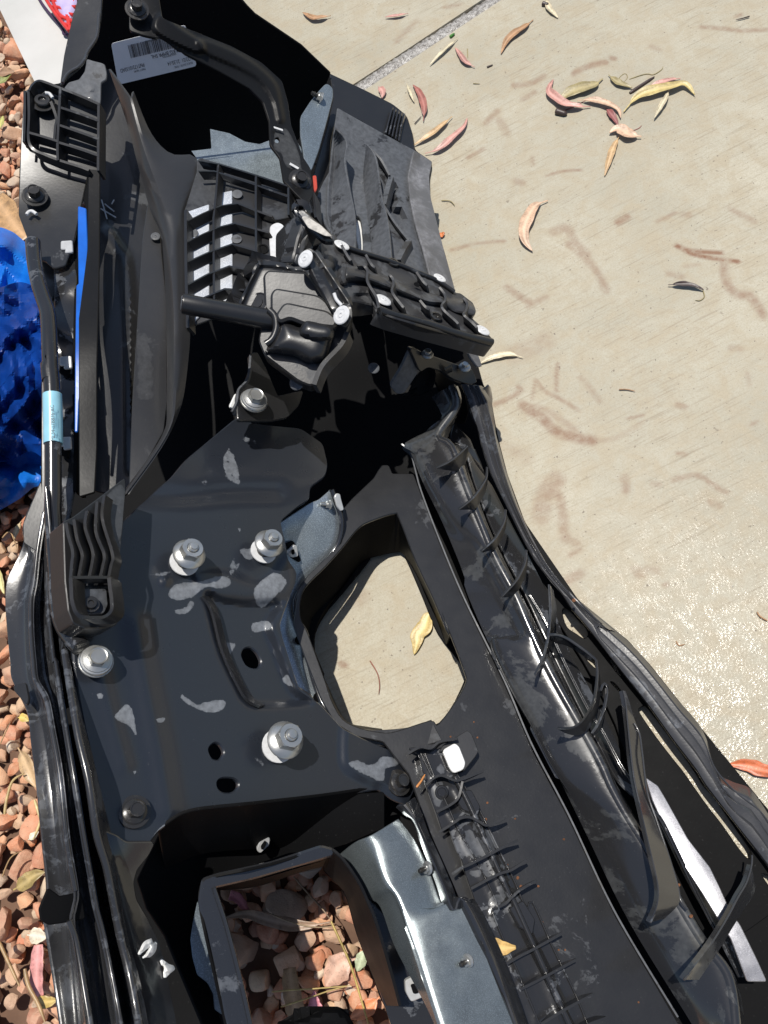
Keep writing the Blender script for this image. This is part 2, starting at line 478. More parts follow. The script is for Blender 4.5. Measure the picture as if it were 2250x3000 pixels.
def plain(name, col, rough=.5, var=.2, sc=60, metallic=0, bumpy=.1):
    m, nt, b = _mat(name)
    c = mixc(nt, ramp(nt, noise(nt, sc, 5, .6), [(.3, 0), (.7, 1)]), tuple(t * (1 - var) for t in col), tuple(min(1, t * (1 + var * .5)) for t in col))
    nt.links.new(c, b.inputs['Base Color']); b.inputs['Roughness'].default_value = rough; b.inputs['Metallic'].default_value = metallic
    bump(nt, b, noise(nt, sc * 6, 3), bumpy, .0006); return m
WHITE = plain('painted_light_white', (.78, .78, .76), .35, .08)
RIVET = plain('pale_grey_rivet', (.62, .62, .62), .35, .12, 200)
CLIP = plain('grey_clip_steel', (.55, .55, .54), .35, .15, 80, .3)
STICKER = plain('pale_paper_sticker', (.74, .74, .76), .5, .05, 40)
INK = plain('black_print', (.03, .03, .035), .6, .05)
SLEEVE = plain('pale_blue_sleeve', (.28, .55, .66), .35, .12, 50)
REDTAB = plain('red_plastic_tab', (.5, .06, .035), .5, .2)
CHALK = plain('chalk_mark', (.5, .5, .5), .8, .3, 300)
WHITEMARK = plain('white_paint_mark', (.6, .6, .6), .6, .15, 200)
SCUFF = plain('scuffed_pale_label', (.5, .47, .42), .6, .5, 130)
RUST = plain('rust_spot', (.16, .06, .02), .8, .5, 400)

HEXPROF = [(1.0, 0), (1.0, .10), (.86, .20), (.80, .22)]
FLNUT = [('nut', 'flange_nut', [(1.0, 1.05), (1.02, 1.13), (.97, 1.21), (.74, 1.35), (.70, 1.39), (.70, 1.91), (.62, 1.97), (.36, 1.97), (.36, 1.85)], (4, 5), ZINC),
         ('stud', 'nut_stud', [(.33, 1.4), (.33, 2.07), (.28, 2.13), (.24, 2.13), (.22, 2.21), (.10, 2.23)], (), ZINC),
         ('shank', 'bolt_shank', [(.50, .06), (.46, .5), (.50, 1.06)], (), BOLT_BLACK), ('spacer', 'pale_spacer', [(.92, -.02), (.92, .07), (.6, .09)], (), RIVET)]
FLBOLT = [('bolt', 'flange_bolt', [(1.0, .45), (1.02, .55), (.96, .65), (.86, .67), (.84, .75), (.66, .79), (.60, .83), (.60, 1.23), (.54, 1.31), (.48, 1.29), (.44, 1.25)], (6, 7), ZINC),
          ('washer', 'bolt_washer', [(1.06, .33), (1.08, .39), (1.06, .45), (.9, .46)], (), ZINC), ('shank', 'flange_bolt_shank', [(.8, 0), (.8, .34)], (), BOLT_BLACK)]
BKBOLT = [('bolt', 'black_hex_bolt', [(.72, 0), (.74, .12), (.56, .22), (.50, .24), (.50, .74), (.46, .80), (.38, .80), (.36, .74)], (3, 4), BOLT_BLACK),
          ('washer', 'black_washer', [(1.0, -.12), (1.02, -.06), (1.0, 0.0), (.80, .01), (.78, .05), (.70, .05)], (), BOLT_BLACK)]
TORX = [('bolt', 'black_torx_bolt', [(.66, 0), (.68, .3), (.62, .38), (.34, .40), (.30, .22), (.12, .2)], (4,), BOLT_BLACK),
        ('washer', 'torx_washer', [(1.0, -.08), (1.02, -.03), (1.0, .03), (.7, .04)], (), BOLT_BLACK)]
RIVETP = [('rivet', 'dome_rivet', [(1.0, 0), (1.0, .07), (.92, .15), (.60, .20), (.56, .17), (.34, .17), (.30, .22), (.16, .23), (.10, .12)], (), RIVET)]
RIVETD = [('rivet', 'dark_rivet', [(1.0, 0), (1.0, .07), (.92, .15), (.60, .20), (.56, .17), (.34, .17), (.30, .22), (.16, .23), (.10, .12)], (), PLASTIC_GREY)]
SMNUT = [('nut', 'small_nut', [(1.0, 0), (1.0, .12), (.80, .2), (.76, .22), (.76, .75), (.66, .82), (.42, .82)], (3, 4), ZINC),
         ('stud', 'small_stud', [(.36, .3), (.36, 1.5), (.40, 1.52), (.40, 1.62), (.34, 1.66), (.34, 2.0), (.24, 2.05)], (), ZINC)]
SMNUTB = [SMNUT[0], ('stud', 'small_black_stud', [(.36, .3), (.36, 1.4), (.42, 1.42), (.42, 1.6), (.32, 1.62), (.32, 2.0), (.24, 2.05)], (), BOLT_BLACK)]
# ------------------------------------------------------------------ setting: ground, slabs, gravel
def struct(o): o['kind'] = 'structure'; return o
E0, E1, J0, J1 = (P(*p, 0.0) for p in ((98, 233), (1236, 2600), (1062, 266), (1462, 6)))
ev = (E1 - E0) / np.linalg.norm(E1 - E0); ju = (J1 - J0) / np.linalg.norm(J1 - J0)
_k = np.linalg.solve(np.stack([ev[:2], -ju[:2]], 1), (J0 - E0)[:2]); OO = E0 + ev * _k[0]
STAINS = [("K2:1370 115,1450 120,1540 130,1659 125", 22, .5), ("K2:820 320,880 290,960 270", 30, .6), ("K2:980 252,996 256", 24, .7), ("K2:440 530,490 480", 30, .5), ("K2:500 520,530 570", 40, .35),
          ("K2:560 370,640 360,690 330", 28, .5), ("K2:600 430,650 400", 26, .45), ("K2:700 760,770 740,850 735", 14, .6), ("K2:570 780,600 790", 34, .35), ("K2:1010 960,1050 940", 34, .7),
          ("K2:1490 900,1540 930,1600 960", 30, .4), ("K2:1270 1065,1330 1085,1460 1095", 22, .9), ("K2:1290 930,1320 930", 28, .4), ("K2:1180 960,1260 920", 18, .45), ("K2:730 1000,790 985,830 1050,880 1100", 44, .45),
          ("K2:360 680,430 640", 20, .45), ("K2:290 1080,400 1050,520 1040", 18, .5), ("K2:640 680,645 710", 18, .4), ("K2:260 35,330 20", 16, .5), ("K2:50 180,120 110,140 90", 26, .4),
          ("K4:1265 30,1330 65,1420 85,1530 100", 22, 1.0), ("K4:1470 110,1475 180,1520 240,1580 250,1640 330", 44, .6), ("K4:800 20,860 70,920 140,960 220", 40, .5), ("K4:530 210,560 230,640 280", 36, .5),
          ("K4:620 290,700 250", 30, .4), ("K4:640 690,655 610", 14, .6), ("K4:655 610,700 660,760 690,840 740", 22, .5), ("K4:750 540,745 600,745 655", 20, .6), ("K4:600 720,680 770,740 830,800 850,860 865,900 870", 52, .75),
          ("K4:610 725,700 740,830 830", 34, .4), ("K4:480 715,540 690,590 655,580 640", 26, .6), ("K4:900 870,1000 860,1120 790", 26, .25), ("K4:850 600,880 630,930 700", 30, .35), ("K4:1050 775,1120 760", 14, .5), ("K4:1270 715,1300 725", 30, .5),
          ("K4:1230 150,1290 165", 30, .4), ("K4:1500 470,1540 475", 34, .3), ("K4:1270 925,1300 930", 24, .5), ("K4:1250 1040,1350 1020,1420 1060,1480 1095", 28, .5), ("K4:1160 1055,1190 1060", 26, .4), ("K4:1035 1040,1045 1095", 20, .5),
          ("K4:690 1106,740 1040", 24, .45), ("K4:1590 800,1610 790", 22, .5), ("K4:1570 580,1580 630", 24, .3), ("M:850 620,870 480,930 370,980 320", 90, .5), ("M:930 370,1000 470,1030 620,1040 740,1060 830", 50, .5), ("M:1060 830,1160 870", 40, .4), ("M:1100 970,1180 920", 26, .5),
          ("M:1570 300,1580 400", 46, .5), ("M:1080 1180,1190 1130", 50, .5), ("K6:1210 390,1225 385", 22, .5), ("K6:1090 345,1120 350", 30, .4), ("K6:1080 320,1180 330", 40, .3), ("K6:1410 30,1450 45", 34, .4),
          ("K5:1470 730,1490 735", 34, .7), ("Q:700 1350,760 1330", 90, .25), ("K4:440 860,520 900,620 950", 60, .2), ("K4:560 500,700 440", 90, .25), ("K4:1300 120,1360 110", 20, .3), ("K2:1150 200,1190 215", 26, .3), ("K2:1520 70,1545 60", 16, .6)]
STW = [(catmull(px(s)[:, :2], 5), w_ / K, a) for s, w_, a in STAINS]
def concrete_material():
    m, nt, b = _mat('wet_broomed_concrete')
    p = pos(nt); mp = nt.nodes.new("ShaderNodeMapping"); mp.vector_type = 'POINT'
    d = P(1900, 1020, 0) - P(1650, 1145, 0); ang = math.atan2(d[1], d[0])
    mp.inputs['Rotation'].default_value = (0, 0, -ang); nt.links.new(p, mp.inputs[0])
    st = nt.nodes.new("ShaderNodeMapping"); st.inputs['Scale'].default_value = (13, 300, 1); nt.links.new(mp.outputs[0], st.inputs[0])
    broom = noise(nt, 1.0, 4, .6, .4, st.outputs[0])
    big = noise(nt, 3.2, 6, .6); mid = noise(nt, 28, 6, .65, .5); fine = noise(nt, 420, 4, .6); grain = noise(nt, 1500, 2, .6)
    c = mixc(nt, ramp(nt, big, [(.32, 0), (.68, 1)]), (.335, .308, .232), (.455, .418, .322))
    c = mixc(nt, ramp(nt, mid, [(.36, .75), (.58, 0)]), c, (.37, .31, .21))
    c = mixc(nt, ramp(nt, fine, [(.40, .4), (.55, 0)]), c, (.30, .25, .175))
    c = mixc(nt, math_(nt, 'MULTIPLY', ramp(nt, grain, [(.62, 0), (.70, 1)]), .35), c, (.70, .64, .50))
    c = mixc(nt, math_(nt, 'MULTIPLY', ramp(nt, broom, [(.30, 1), (.47, 0)]), ramp(nt, noise(nt, 6, 4), [(.38, .15), (.62, .65)])), c, (.22, .175, .115))
    c = mixc(nt, ramp(nt, noise(nt, 130, 4, .6), [(.66, 0), (.71, .8)]), c, (.13, .10, .07))
    c = mixc(nt, ramp(nt, noise(nt, 48, 6, .7), [(.66, 0), (.72, .55)]), c, (.17, .13, .09))
    c = mixc(nt, ramp(nt, noise(nt, 210, 3, .6), [(.68, 0), (.72, .8)]), c, (.09, .07, .05))
    a = nn(nt, "ShaderNodeAttribute", attribute_name='stain')
    sf = math_(nt, 'MULTIPLY', a.outputs['Fac'], ramp(nt, noise(nt, 60, 7, .72), [(.30, .3), (.58, 1)]))
    c = mixc(nt, sf, c, (.185, .08, .035))
    dr = nn(nt, "ShaderNodeAttribute", attribute_name='dry')
    c = mixc(nt, dr.outputs['Fac'], c, mixc(nt, ramp(nt, big, [(.3, 0), (.7, 1)]), (.46, .45, .42), (.58, .565, .535)))
    nt.links.new(c, b.inputs['Base Color'])
    b.inputs['Roughness'].default_value = .62
    wa = nn(nt, "ShaderNodeAttribute", attribute_name='wet')
    wet = math_(nt, 'MULTIPLY', ramp(nt, noise(nt, 46, 5, .65), [(.46, .12), (.60, 1.0)]), math_(nt, 'ADD', .05, wa.outputs['Fac']))
    nt.links.new(wet, b.inputs['Coat Weight']); b.inputs['Coat Roughness'].default_value = .13
    h = math_(nt, 'ADD', math_(nt, 'MULTIPLY', broom, .8), math_(nt, 'MULTIPLY', fine, .8))
    bump(nt, b, h, .22, .0012)
    sp = nn(nt, "ShaderNodeTexVoronoi"); sp.inputs['Scale'].default_value = 260; nt.links.new(p, sp.inputs['Vector'])
    h2 = math_(nt, 'ADD', math_(nt, 'MULTIPLY', sp.outputs['Distance'], 1.0), math_(nt, 'MULTIPLY', noise(nt, 700, 2), .6))
    bump(nt, b, h2, 1.0, .00055, 'Coat Normal')
    return m
CONCRETE = concrete_material()
def slab(name, s, t, sign):
    sg, tg = np.meshgrid(s, t); v = OO + sg[..., None] * ju + sign * tg[..., None] * ev
    n = len(s); mrows = len(t); v = v.reshape(-1, 3)
    q = proj(v); ok = ((v - CAM) @ C2W)[:, 2] < -.05
    vis = ok & (q[:, 0] > -150) & (q[:, 0] < 2400) & (q[:, 1] > -150) & (q[:, 1] < 3150)
    stn = np.zeros(len(v)); dry = np.zeros(len(v)); qi = q[vis]; sv = np.zeros(len(qi))
    for ln, w_, a in STW:
        lo, hi = ln.min(0) - 40, ln.max(0) + 40; kk = np.where((qi[:, 0] > lo[0]) & (qi[:, 0] < hi[0]) & (qi[:, 1] > lo[1]) & (qi[:, 1] < hi[1]))[0]
        if len(kk):
            d = segdist(qi[kk], ln); sv[kk] = np.maximum(sv[kk], a * sstep((w_ * .55 - d) / (w_ * .55) + .25))
    stn[vis] = sv
    dry = np.where(ok, np.clip(1 - (q[:, 0] - 250) / 120, 0, 1) * np.clip(1 - (q[:, 1] - 420) / 150, 0, 1), 0) if sign > 0 or True else dry
    wetv = np.where(ok, np.exp(-((q[:, 0] - 2120) / 330) ** 2 - ((q[:, 1] - 2130) / 420) ** 2) * .95, 0)
    v[:, 2] += .0012 * np.sin(v[:, 0] * 9 + v[:, 1] * 5)
    a = np.arange(n - 1)[None, :] + n * np.arange(mrows - 1)[:, None]; a = a.ravel()
    f = np.stack([a, a + 1, a + n + 1, a + n], 1)
    if sign < 0: f = f[:, ::-1]
    me = bpy.data.meshes.new(name)
    # edge skirt
    top = len(v); e1 = np.arange(mrows) * n; e2 = np.arange(n)
    sk = np.concatenate([v[e1] + [0, 0, -.11], v[e2] + [0, 0, -.11]]); vv = np.concatenate([v, sk])
    fs = [(e1[i], e1[i + 1], top + i + 1, top + i) for i in range(mrows - 1)] + [(e2[i + 1], e2[i], top + mrows + i, top + mrows + i + 1) for i in range(n - 1)]
    me.from_pydata([tuple(t) for t in vv], [], f.tolist() + [tuple(int(i) for i in t) for t in fs]); me.update()
    for k, val in (('stain', stn), ('dry', dry), ('wet', wetv)):
        at = me.attributes.new(k, 'FLOAT', 'POINT'); at.data.foreach_set('value', np.r_[val, np.zeros(len(sk))].astype(np.float32))
    me.materials.append(CONCRETE)
    return struct(link(name, me, None, (0, 0, 0)))
ax = np.r_[np.arange(0, 1.9, .004), 2.0, 2.4, 3.2, 5]
slab('driveway_slab', ax, np.r_[np.arange(0, 1.95, .004), 2.1, 2.5, 3.2, 5], 1)
GAP = .030
OO_keep = OO.copy(); OO = OO - ev * GAP
slab('driveway_slab', np.r_[np.arange(0, 1.9, .008), 2, 2.5, 5], np.r_[np.arange(0, .6, .008), .8, 1.5, 5], -1); OO = OO_keep
# joint sealant
def joint():
    s = np.arange(0, 2.2, .005); n = len(s); rows = 7; v = []; f = []
    for j in range(rows):
        t = -GAP * j / (rows - 1); h = -.004 + .0045 * math.sin(math.pi * j / (rows - 1))
        v.append(OO + s[:, None] * ju + ev * t + np.stack([0 * s, 0 * s, h + rng.normal(0, .0011, n)], 1))
    v = np.concatenate(v)
    for j in range(rows - 1):
        for i in range(n - 1): f.append((j * n + i, j * n + i + 1, (j + 1) * n + i + 1, (j + 1) * n + i))
    m, nt, b = _mat('joint_sealant')
    c = mixc(nt, ramp(nt, noise(nt, 130, 5, .7), [(.35, 0), (.62, 1)]), (.10, .085, .07), (.42, .40, .37)); nt.links.new(c, b.inputs['Base Color'])
    b.inputs['Roughness'].default_value = .25; bump(nt, b, noise(nt, 500, 4), .6, .002)
    struct(mk('joint_sealant', v, f, m, None, True, 60))
joint()
# bare ground under and around everything
def ground():
    m, nt, b = _mat('bare_earth')
    c = mixc(nt, ramp(nt, noise(nt, 14, 6, .6), [(.3, 0), (.7, 1)]), (.10, .055, .035), (.19, .11, .07)); nt.links.new(c, b.inputs['Base Color']); b.inputs['Roughness'].default_value = .9
    struct(mk('ground', [(-60, -60, -.14), (60, -60, -.14), (60, 60, -.14), (-60, 60, -.14)], [(0, 1, 2, 3)], m))
    nv = np.array([-ev[1], ev[0], 0]); nv = nv if nv @ ju < 0 else -nv
    a, b_ = OO - ev * 3, OO + ev * 5; z = np.array([0, 0, -.062])
    return struct(mk('gravel_bed', [a + z, b_ + z, b_ + nv * 4 + z, a + nv * 4 + z], [(0, 1, 2, 3)], m, loc=OO + z)), nv
BED, NV = ground()
STONE_STOPS = [(0, (.64, .27, .13)), (.14, (.54, .20, .11)), (.3, (.70, .38, .21)), (.42, (.44, .20, .13)), (.55, (.60, .41, .25)), (.66, (.46, .22, .13)), (.76, (.58, .47, .33)), (.86, (.36, .26, .19)), (.93, (.66, .56, .43)), (1, (.42, .19, .11))]
def stone_material(name, island):
    m, nt, b = _mat(name)
    src = nn(nt, "ShaderNodeNewGeometry").outputs['Random Per Island'] if island else nn(nt, "ShaderNodeObjectInfo").outputs['Random']
    c = ramp(nt, src, STONE_STOPS)
    c = mixc(nt, ramp(nt, noise(nt, 55, 6, .65, .6), [(.35, .0), (.7, .55)]), c, (.66, .46, .31))
    c = mixc(nt, ramp(nt, noise(nt, 150, 5, .7), [(.26, .4), (.40, 0)]), c, (.24, .12, .08))
    c = mixc(nt, ramp(nt, noise(nt, 600, 2, .5), [(.68, 0), (.73, .7)]), c, (.10, .055, .04))
    nt.links.new(c, b.inputs['Base Color']); b.inputs['Roughness'].default_value = .72
    bump(nt, b, math_(nt, 'ADD', noise(nt, 90, 6, .65), math_(nt, 'MULTIPLY', noise(nt, 500, 3), .3)), .5, .004)
    return m
ST_ONE, ST_MANY = stone_material('gravel_stone', False), stone_material('gravel_stone_mass', True)
def ico(sub):
    import bmesh
    bm = bmesh.new(); bmesh.ops.create_icosphere(bm, subdivisions=sub, radius=1)
    v = np.array([t.co[:] for t in bm.verts]); f = [tuple(x.index for x in t.verts) for t in bm.faces]; bm.free(); return v, f
ICO3, ICO2 = ico(3), ico(2)
def stone_shape(base, r):
    v = base[0].copy(); s = np.array([1.0, r.uniform(.58, .95), r.uniform(.45, .72)])
    for _ in range(r.integers(9, 15)):                       # knocked-off flats
        d = r.normal(size=3); d /= np.linalg.norm(d); c = r.uniform(.50, .82); h = v @ d
        v = v - np.clip(h - c, 0, None)[:, None] * d * .93
    for k in range(3):
        d = r.normal(size=3) * 2.2; v = v * (1 + .05 * np.sin(v @ d + r.uniform(0, 6)))[:, None]
    return v * s
PROTO = []
for i in range(28):
    v = stone_shape(ICO3, rng); me = bpy.data.meshes.new('stone'); me.from_pydata([tuple(t) for t in v], [], ICO3[1]); me.update(); me.materials.append(ST_ONE)
    me.polygons.foreach_set('use_smooth', [True] * len(me.polygons)); me.set_sharp_from_angle(angle=R(30)); PROTO.append(me)
VIS = [px(s)[:, :2] for s in ("S:-40 20,100 235,110 330,70 450,60 640,95 700,95 1100,110 1420,60 1750,60 2100,120 2600,150 2800,210 3040,-40 3040",
                              "S:600 2560,1080 2500,1160 2780,1160 3040,700 3040", "S:205 560,255 560,255 1480,205 1480")]
def gravel():
    cells = {}; pts = []; S = .0305
    cand = rng.uniform(0, 1, (90000, 2)); t0 = -1.0
    for a, b in cand:
        t = t0 + a * 3.0; n = b * .85
        i, j = int(t / S) + 50, int(n / S) + 50; ok = True; r = rng.choice([.75, .95, 1.15, 1.45])
        for di in (-2, -1, 0, 1, 2):
            for dj in (-2, -1, 0, 1, 2):
                for (tt, n2, rr) in cells.get((i + di, j + dj), ()):
                    if (tt - t) ** 2 + (n2 - n) ** 2 < (S * (r + rr) / 2) ** 2: ok = False; break
                if not ok: break
            if not ok: break
        if ok: cells.setdefault((i, j), []).append((t, n, r)); pts.append((t, n, r))
    one, many = [], []
    for t, n, r in pts:
        if n < .012: continue
        p = OO + ev * t + NV * n; rad = S * r * rng.uniform(.60, .74); p = p + [0, 0, -.040 + rng.uniform(0, .016) + rad * .2]
        q = proj(p[None])[0]; vis = any(inside(q[None], pl)[0] for pl in VIS)
        (one if vis else many).append((p, rad))
    one.sort(key=lambda a: np.linalg.norm(a[0] - CAM)); many += one[300:]; one = one[:300]
    for p, rad in one:
        o = bpy.data.objects.new('stone', PROTO[rng.integers(28)]); COL.objects.link(o); o.parent = BED
        o.location = p - WLOC[BED.name]; o.scale = (rad, rad, rad); o.rotation_euler = (rng.normal(0, .5), rng.normal(0, .5), rng.uniform(0, 6.28))
    vs, fs, b = [], [], 0
    low = [(OO + ev * rng.uniform(-1, 2) + NV * rng.uniform(.01, .85) + [0, 0, rng.uniform(-.052, -.036)], rng.uniform(.008, .017)) for _ in range(6000)]
    for p, rad in many + low:
        v = stone_shape(ICO2, rng) * rad; a = rng.uniform(0, 6.28); c, s = math.cos(a), math.sin(a)
        v = v @ np.array([[c, s, 0], [-s, c, 0], [0, 0, 1]]) + p; vs.append(v); fs += [(x + b, y + b, z + b) for x, y, z in ICO2[1]]; b += len(v)
    mk('stones', np.concatenate(vs), fs, ST_MANY, BED, True, 38, kind='stuff')
gravel()

# ------------------------------------------------------------------ tarp and bag
def tarp():
    m, nt, b = _mat('blue_woven_tarp')
    p = pos(nt); c = mixc(nt, ramp(nt, noise(nt, 7, 4), [(.3, 0), (.7, 1)]), (.003, .075, .42), (.006, .16, .62))
    weave = nn(nt, "ShaderNodeTexVoronoi"); weave.inputs['Scale'].default_value = 330; nt.links.new(p, weave.inputs['Vector'])
    c = mixc(nt, ramp(nt, weave.outputs['Color'], [(.35, 0), (.8, .18)]), c, (.02, .26, .70))
    nt.links.new(c, b.inputs['Base Color']); b.inputs['Roughness'].default_value = .42; b.inputs['Specular IOR Level'].default_value = .3
    bump(nt, b, math_(nt, 'ADD', weave.outputs['Distance'], noise(nt, 30, 4)), .12, .002)
    out = px("S:-420 690,-100 690,0 664,40 680,110 740,330 700,330 1250,260 1420,100 1425,60 1460,0 1495,-120 1540,-420 1500")[:, :2]
    gx, gy = np.meshgrid(np.arange(-420, 330, 6), np.arange(640, 1560, 6)); g = np.stack([gx.ravel(), gy.ravel()], -1).astype(float)
    lp = dens(rounded(out, 12), 8); k = inside(g, lp) & (segdist(g, lp, True) > 4)
    vv = [tuple(t) for t in lp] + [tuple(t) for t in g[k]]; n = len(lp)
    cv, _, cf, *_ = geometry.delaunay_2d_cdt([Vector(t) for t in vv], [(i, (i + 1) % n) for i in range(n)], [], 0, 1e-4)
    q = np.array([tuple(t) for t in cv]); tr = np.array([tuple(t)[:3] for t in cf]); tr = tr[inside(q[tr].mean(1), lp)]
    z = np.full(len(q), .012)
    r = np.random.default_rng(11)
    def crumple(q, seed, n=9, smin=45, smax=190, slope=.33):
        g = np.random.default_rng(seed); z = np.zeros(len(q))
        for k in range(n):                                                  # sharp pleats that come and go
            a = g.uniform(0, math.pi); d = np.array([math.cos(a), math.sin(a)]); L = g.uniform(smin, smax); e = np.array([-d[1], d[0]])
            t = q @ d / L + g.uniform(0, 1) + .35 * np.sin(q @ e / g.uniform(70, 160) + g.uniform(0, 6)); m = np.clip(np.sin(q @ g.normal(0, .012, 2) + g.uniform(0, 6)) * 1.4, 0, 1)
            z += m * np.abs((t % 1) - .5) * 2 * L * .0006 * slope
        return z
    z = crumple(q, 4) + .012
    z *= np.clip(1 - (q[:, 0] - 150) / 160, .2, 1)
    edge = np.clip(-0 + segdist(q, lp, True) / 50, 0, 1); z = -.008 + z * (.25 + .75 * edge)
    T = P(q[:, 0], q[:, 1], z); v, f = solid(T, tr, .0012, .0004)
    o = mk('blue_tarp', v, f, m, None, True, 18)
    tag(o, 'crumpled bright blue woven tarp spread over the gravel', 'tarp')
    m2, nt, b = _mat('tarp_shade_blue')  # darker blue paints the shade over the tarp's middle
    c = mixc(nt, ramp(nt, noise(nt, 9, 5), [(.3, 0), (.7, 1)]), (.002, .024, .16), (.004, .055, .30)); nt.links.new(c, b.inputs['Base Color']); b.inputs['Roughness'].default_value = .35
    bump(nt, b, noise(nt, 40, 5), .3, .003)
    lp2 = dens(catmull(px("S:-300 850,-60 835,0 842,60 826,120 850,170 870,230 920,290 1000,300 1200,240 1330,150 1350,90 1322,40 1345,0 1352,-100 1370,-300 1380")[:, :2], 4, True), 7)
    k = inside(g, lp2) & (segdist(g, lp2, True) > 3.5); vv = [tuple(t) for t in lp2] + [tuple(t) for t in g[k]]; n = len(lp2)
    cv, _, cf, *_ = geometry.delaunay_2d_cdt([Vector(t) for t in vv], [(i, (i + 1) % n) for i in range(n)], [], 0, 1e-4)
    q = np.array([tuple(t) for t in cv]); tr = np.array([tuple(t)[:3] for t in cf]); tr = tr[inside(q[tr].mean(1), lp2)]
    z = (crumple(q, 4) + .012) * np.clip(1 - (q[:, 0] - 150) / 160, .2, 1) + .012 + crumple(q, 21, 8, 40, 130, .55)
    v, f = solid(P(q[:, 0], q[:, 1], z), tr, .0012, .0004); mk('painted_tarp_shade', v, f, m2, o, True, 18)
tarp()
def bag():
    lil = plain('lilac_print', (.50, .42, .66), .4, .12, 60); red = plain('red_print', (.62, .035, .025), .35, .2, 60); cord = plain('dark_cord', (.05, .02, .06), .5, .2)
    p0 = P(190, 20, .0); r = empty('printed_bag', p0)
    tag(r, 'red and lilac printed bag with a dark cord edge lying on the pale concrete', 'bag')
    sheet('bag_body', "A:340 -190,760 -190,700 60,640 200,600 275,575 265,500 160,420 40,370 -60", (lambda x, y: 0 * x + .012), lil, r, th=.008, puff=(.03, 40), res=10, ch=.002)
    for ln in ("A:430 -100,480 60,520 130,590 170,640 190", "A:500 -120,545 20,575 110,600 220", "A:580 -120,590 20,585 100,600 200,612 270", "A:440 0,500 20,580 60,660 60", "A:450 60,520 70,580 115,640 130", "A:520 150,580 160,620 180",
               "A:420 -60,520 -50,600 -20,690 -10", "A:660 -120,640 20,600 70,590 150", "A:560 210,610 225", "A:380 -40,440 60,520 170,600 270"):
        tube('printed_line', ln, (lambda x, y: 0 * x + .036), .0042, red, r, 24, 8, lift=0)
    tube('cord', "A:300 -80,345 0,385 60,440 130,510 210,545 262,556 298,600 306", (lambda x, y: 0 * x + .006), .0034, cord, r, 40, 8)
bag()

# ------------------------------------------------------------------ leaves
_LMAT = {}
def leafmat(col, spots=.5, tip=None):
    k = (col, spots)
    if k in _LMAT: return _LMAT[k]
    m, nt, b = _mat('dry_leaf')
    c = mixc(nt, ramp(nt, noise(nt, 70, 5, .6, .5), [(.3, 0), (.72, 1)]), tuple(t * .6 for t in col), tuple(min(.9, t * 1.25) for t in col))
    c = mixc(nt, ramp(nt, noise(nt, 38, 6, .7), [(.52, 0), (.66, .6)]), c, tuple(t * .45 for t in col))
    c = mixc(nt, ramp(nt, noise(nt, 420, 2, .5), [(.62, 0), (.68, spots)]), c, (.08, .035, .02))
    at = nn(nt, "ShaderNodeAttribute", attribute_name='vein'); c = mixc(nt, math_(nt, 'MULTIPLY', at.outputs['Fac'], .5), c, tuple(min(.9, t * 1.5 + .08) for t in col))
    nt.links.new(c, b.inputs['Base Color']); b.inputs['Roughness'].default_value = .42
    bump(nt, b, noise(nt, 260, 4), .4, .0008); _LMAT[k] = m; return m
def leaf(line, wpx, col, label, z=.002, cat='leaf', name='dry_leaf', group=None, curl=.16, prof=None, spots=.5, arch=.035, parent=None, stem=.12):
    p = resample(catmull(px(line)[:, :2], 6), 26); zz = zf(z)(p[:, 0], p[:, 1]) if not np.isscalar(z) else np.full(len(p), z)
    c = P(p[:, 0], p[:, 1], zz); t = np.linspace(0, 1, 26); L = np.linalg.norm(np.diff(c, axis=0), axis=1).sum()
    w_ = .78 * wpx / K * np.linalg.norm(c.mean(0) - CAM) / F_PX
    if prof is None:
        u = np.clip((t - stem) / (1 - stem), 0, 1); pr = np.sin(math.pi * u ** .8) ** .75 * (1 - .15 * u); pr = np.maximum(pr, .07 * (t < stem + .05)); pr[-1] = .02
    else: pr = np.interp(t, np.linspace(0, 1, len(prof)), prof)
    jit = 1 + .06 * np.sin(t * 23 + len(line)) ; hw = w_ / 2 * pr * jit
    tg = np.gradient(c, axis=0); tg /= np.linalg.norm(tg, axis=1)[:, None]; s = np.cross(tg, [0, 0, 1.0]); s /= np.linalg.norm(s, axis=1)[:, None]
    base = c + np.array([0, 0, 1.0]) * (L * arch * np.sin(math.pi * t) + .0015)[:, None]
    v = []; ve = []
    cols = (-1, -.5, 0, .5, 1)
    for k in cols:
        v.append(base + s * (hw * k)[:, None] + np.array([0, 0, 1.0]) * (hw * curl * (abs(k) ** 1.5) * (1 + .5 * np.sin(t * 9 + k)))[:, None]); ve.append(np.full(26, 1.0 if k == 0 else 0.0))
    v = np.concatenate(v); f = []
    for j in range(4):
        for i in range(25): a = j * 26 + i; f += [(a, a + 1, a + 27), (a, a + 27, a + 26)]
    vv, ff = solid(v, np.array(f), .0007, .0002)
    e = np.zeros(len(vv)); e[:130] = np.concatenate(ve)
    o = mk(name, vv, ff, leafmat(col, spots), parent, True, 60, attr={'vein': e})
    if parent is None: tag(o, label, cat, group)
    elif label: o['label'] = label
    return o
G1 = 'fallen leaves on the concrete'
TAN, CREAM, PINK, RED, YEL, PEACH, OLV, ORG, MAR, DK = (.38, .21, .10), (.60, .51, .34), (.52, .27, .22), (.33, .12, .09), (.50, .39, .15), (.58, .38, .25), (.32, .26, .12), (.52, .34, .17), (.27, .09, .08), (.06, .04, .035)
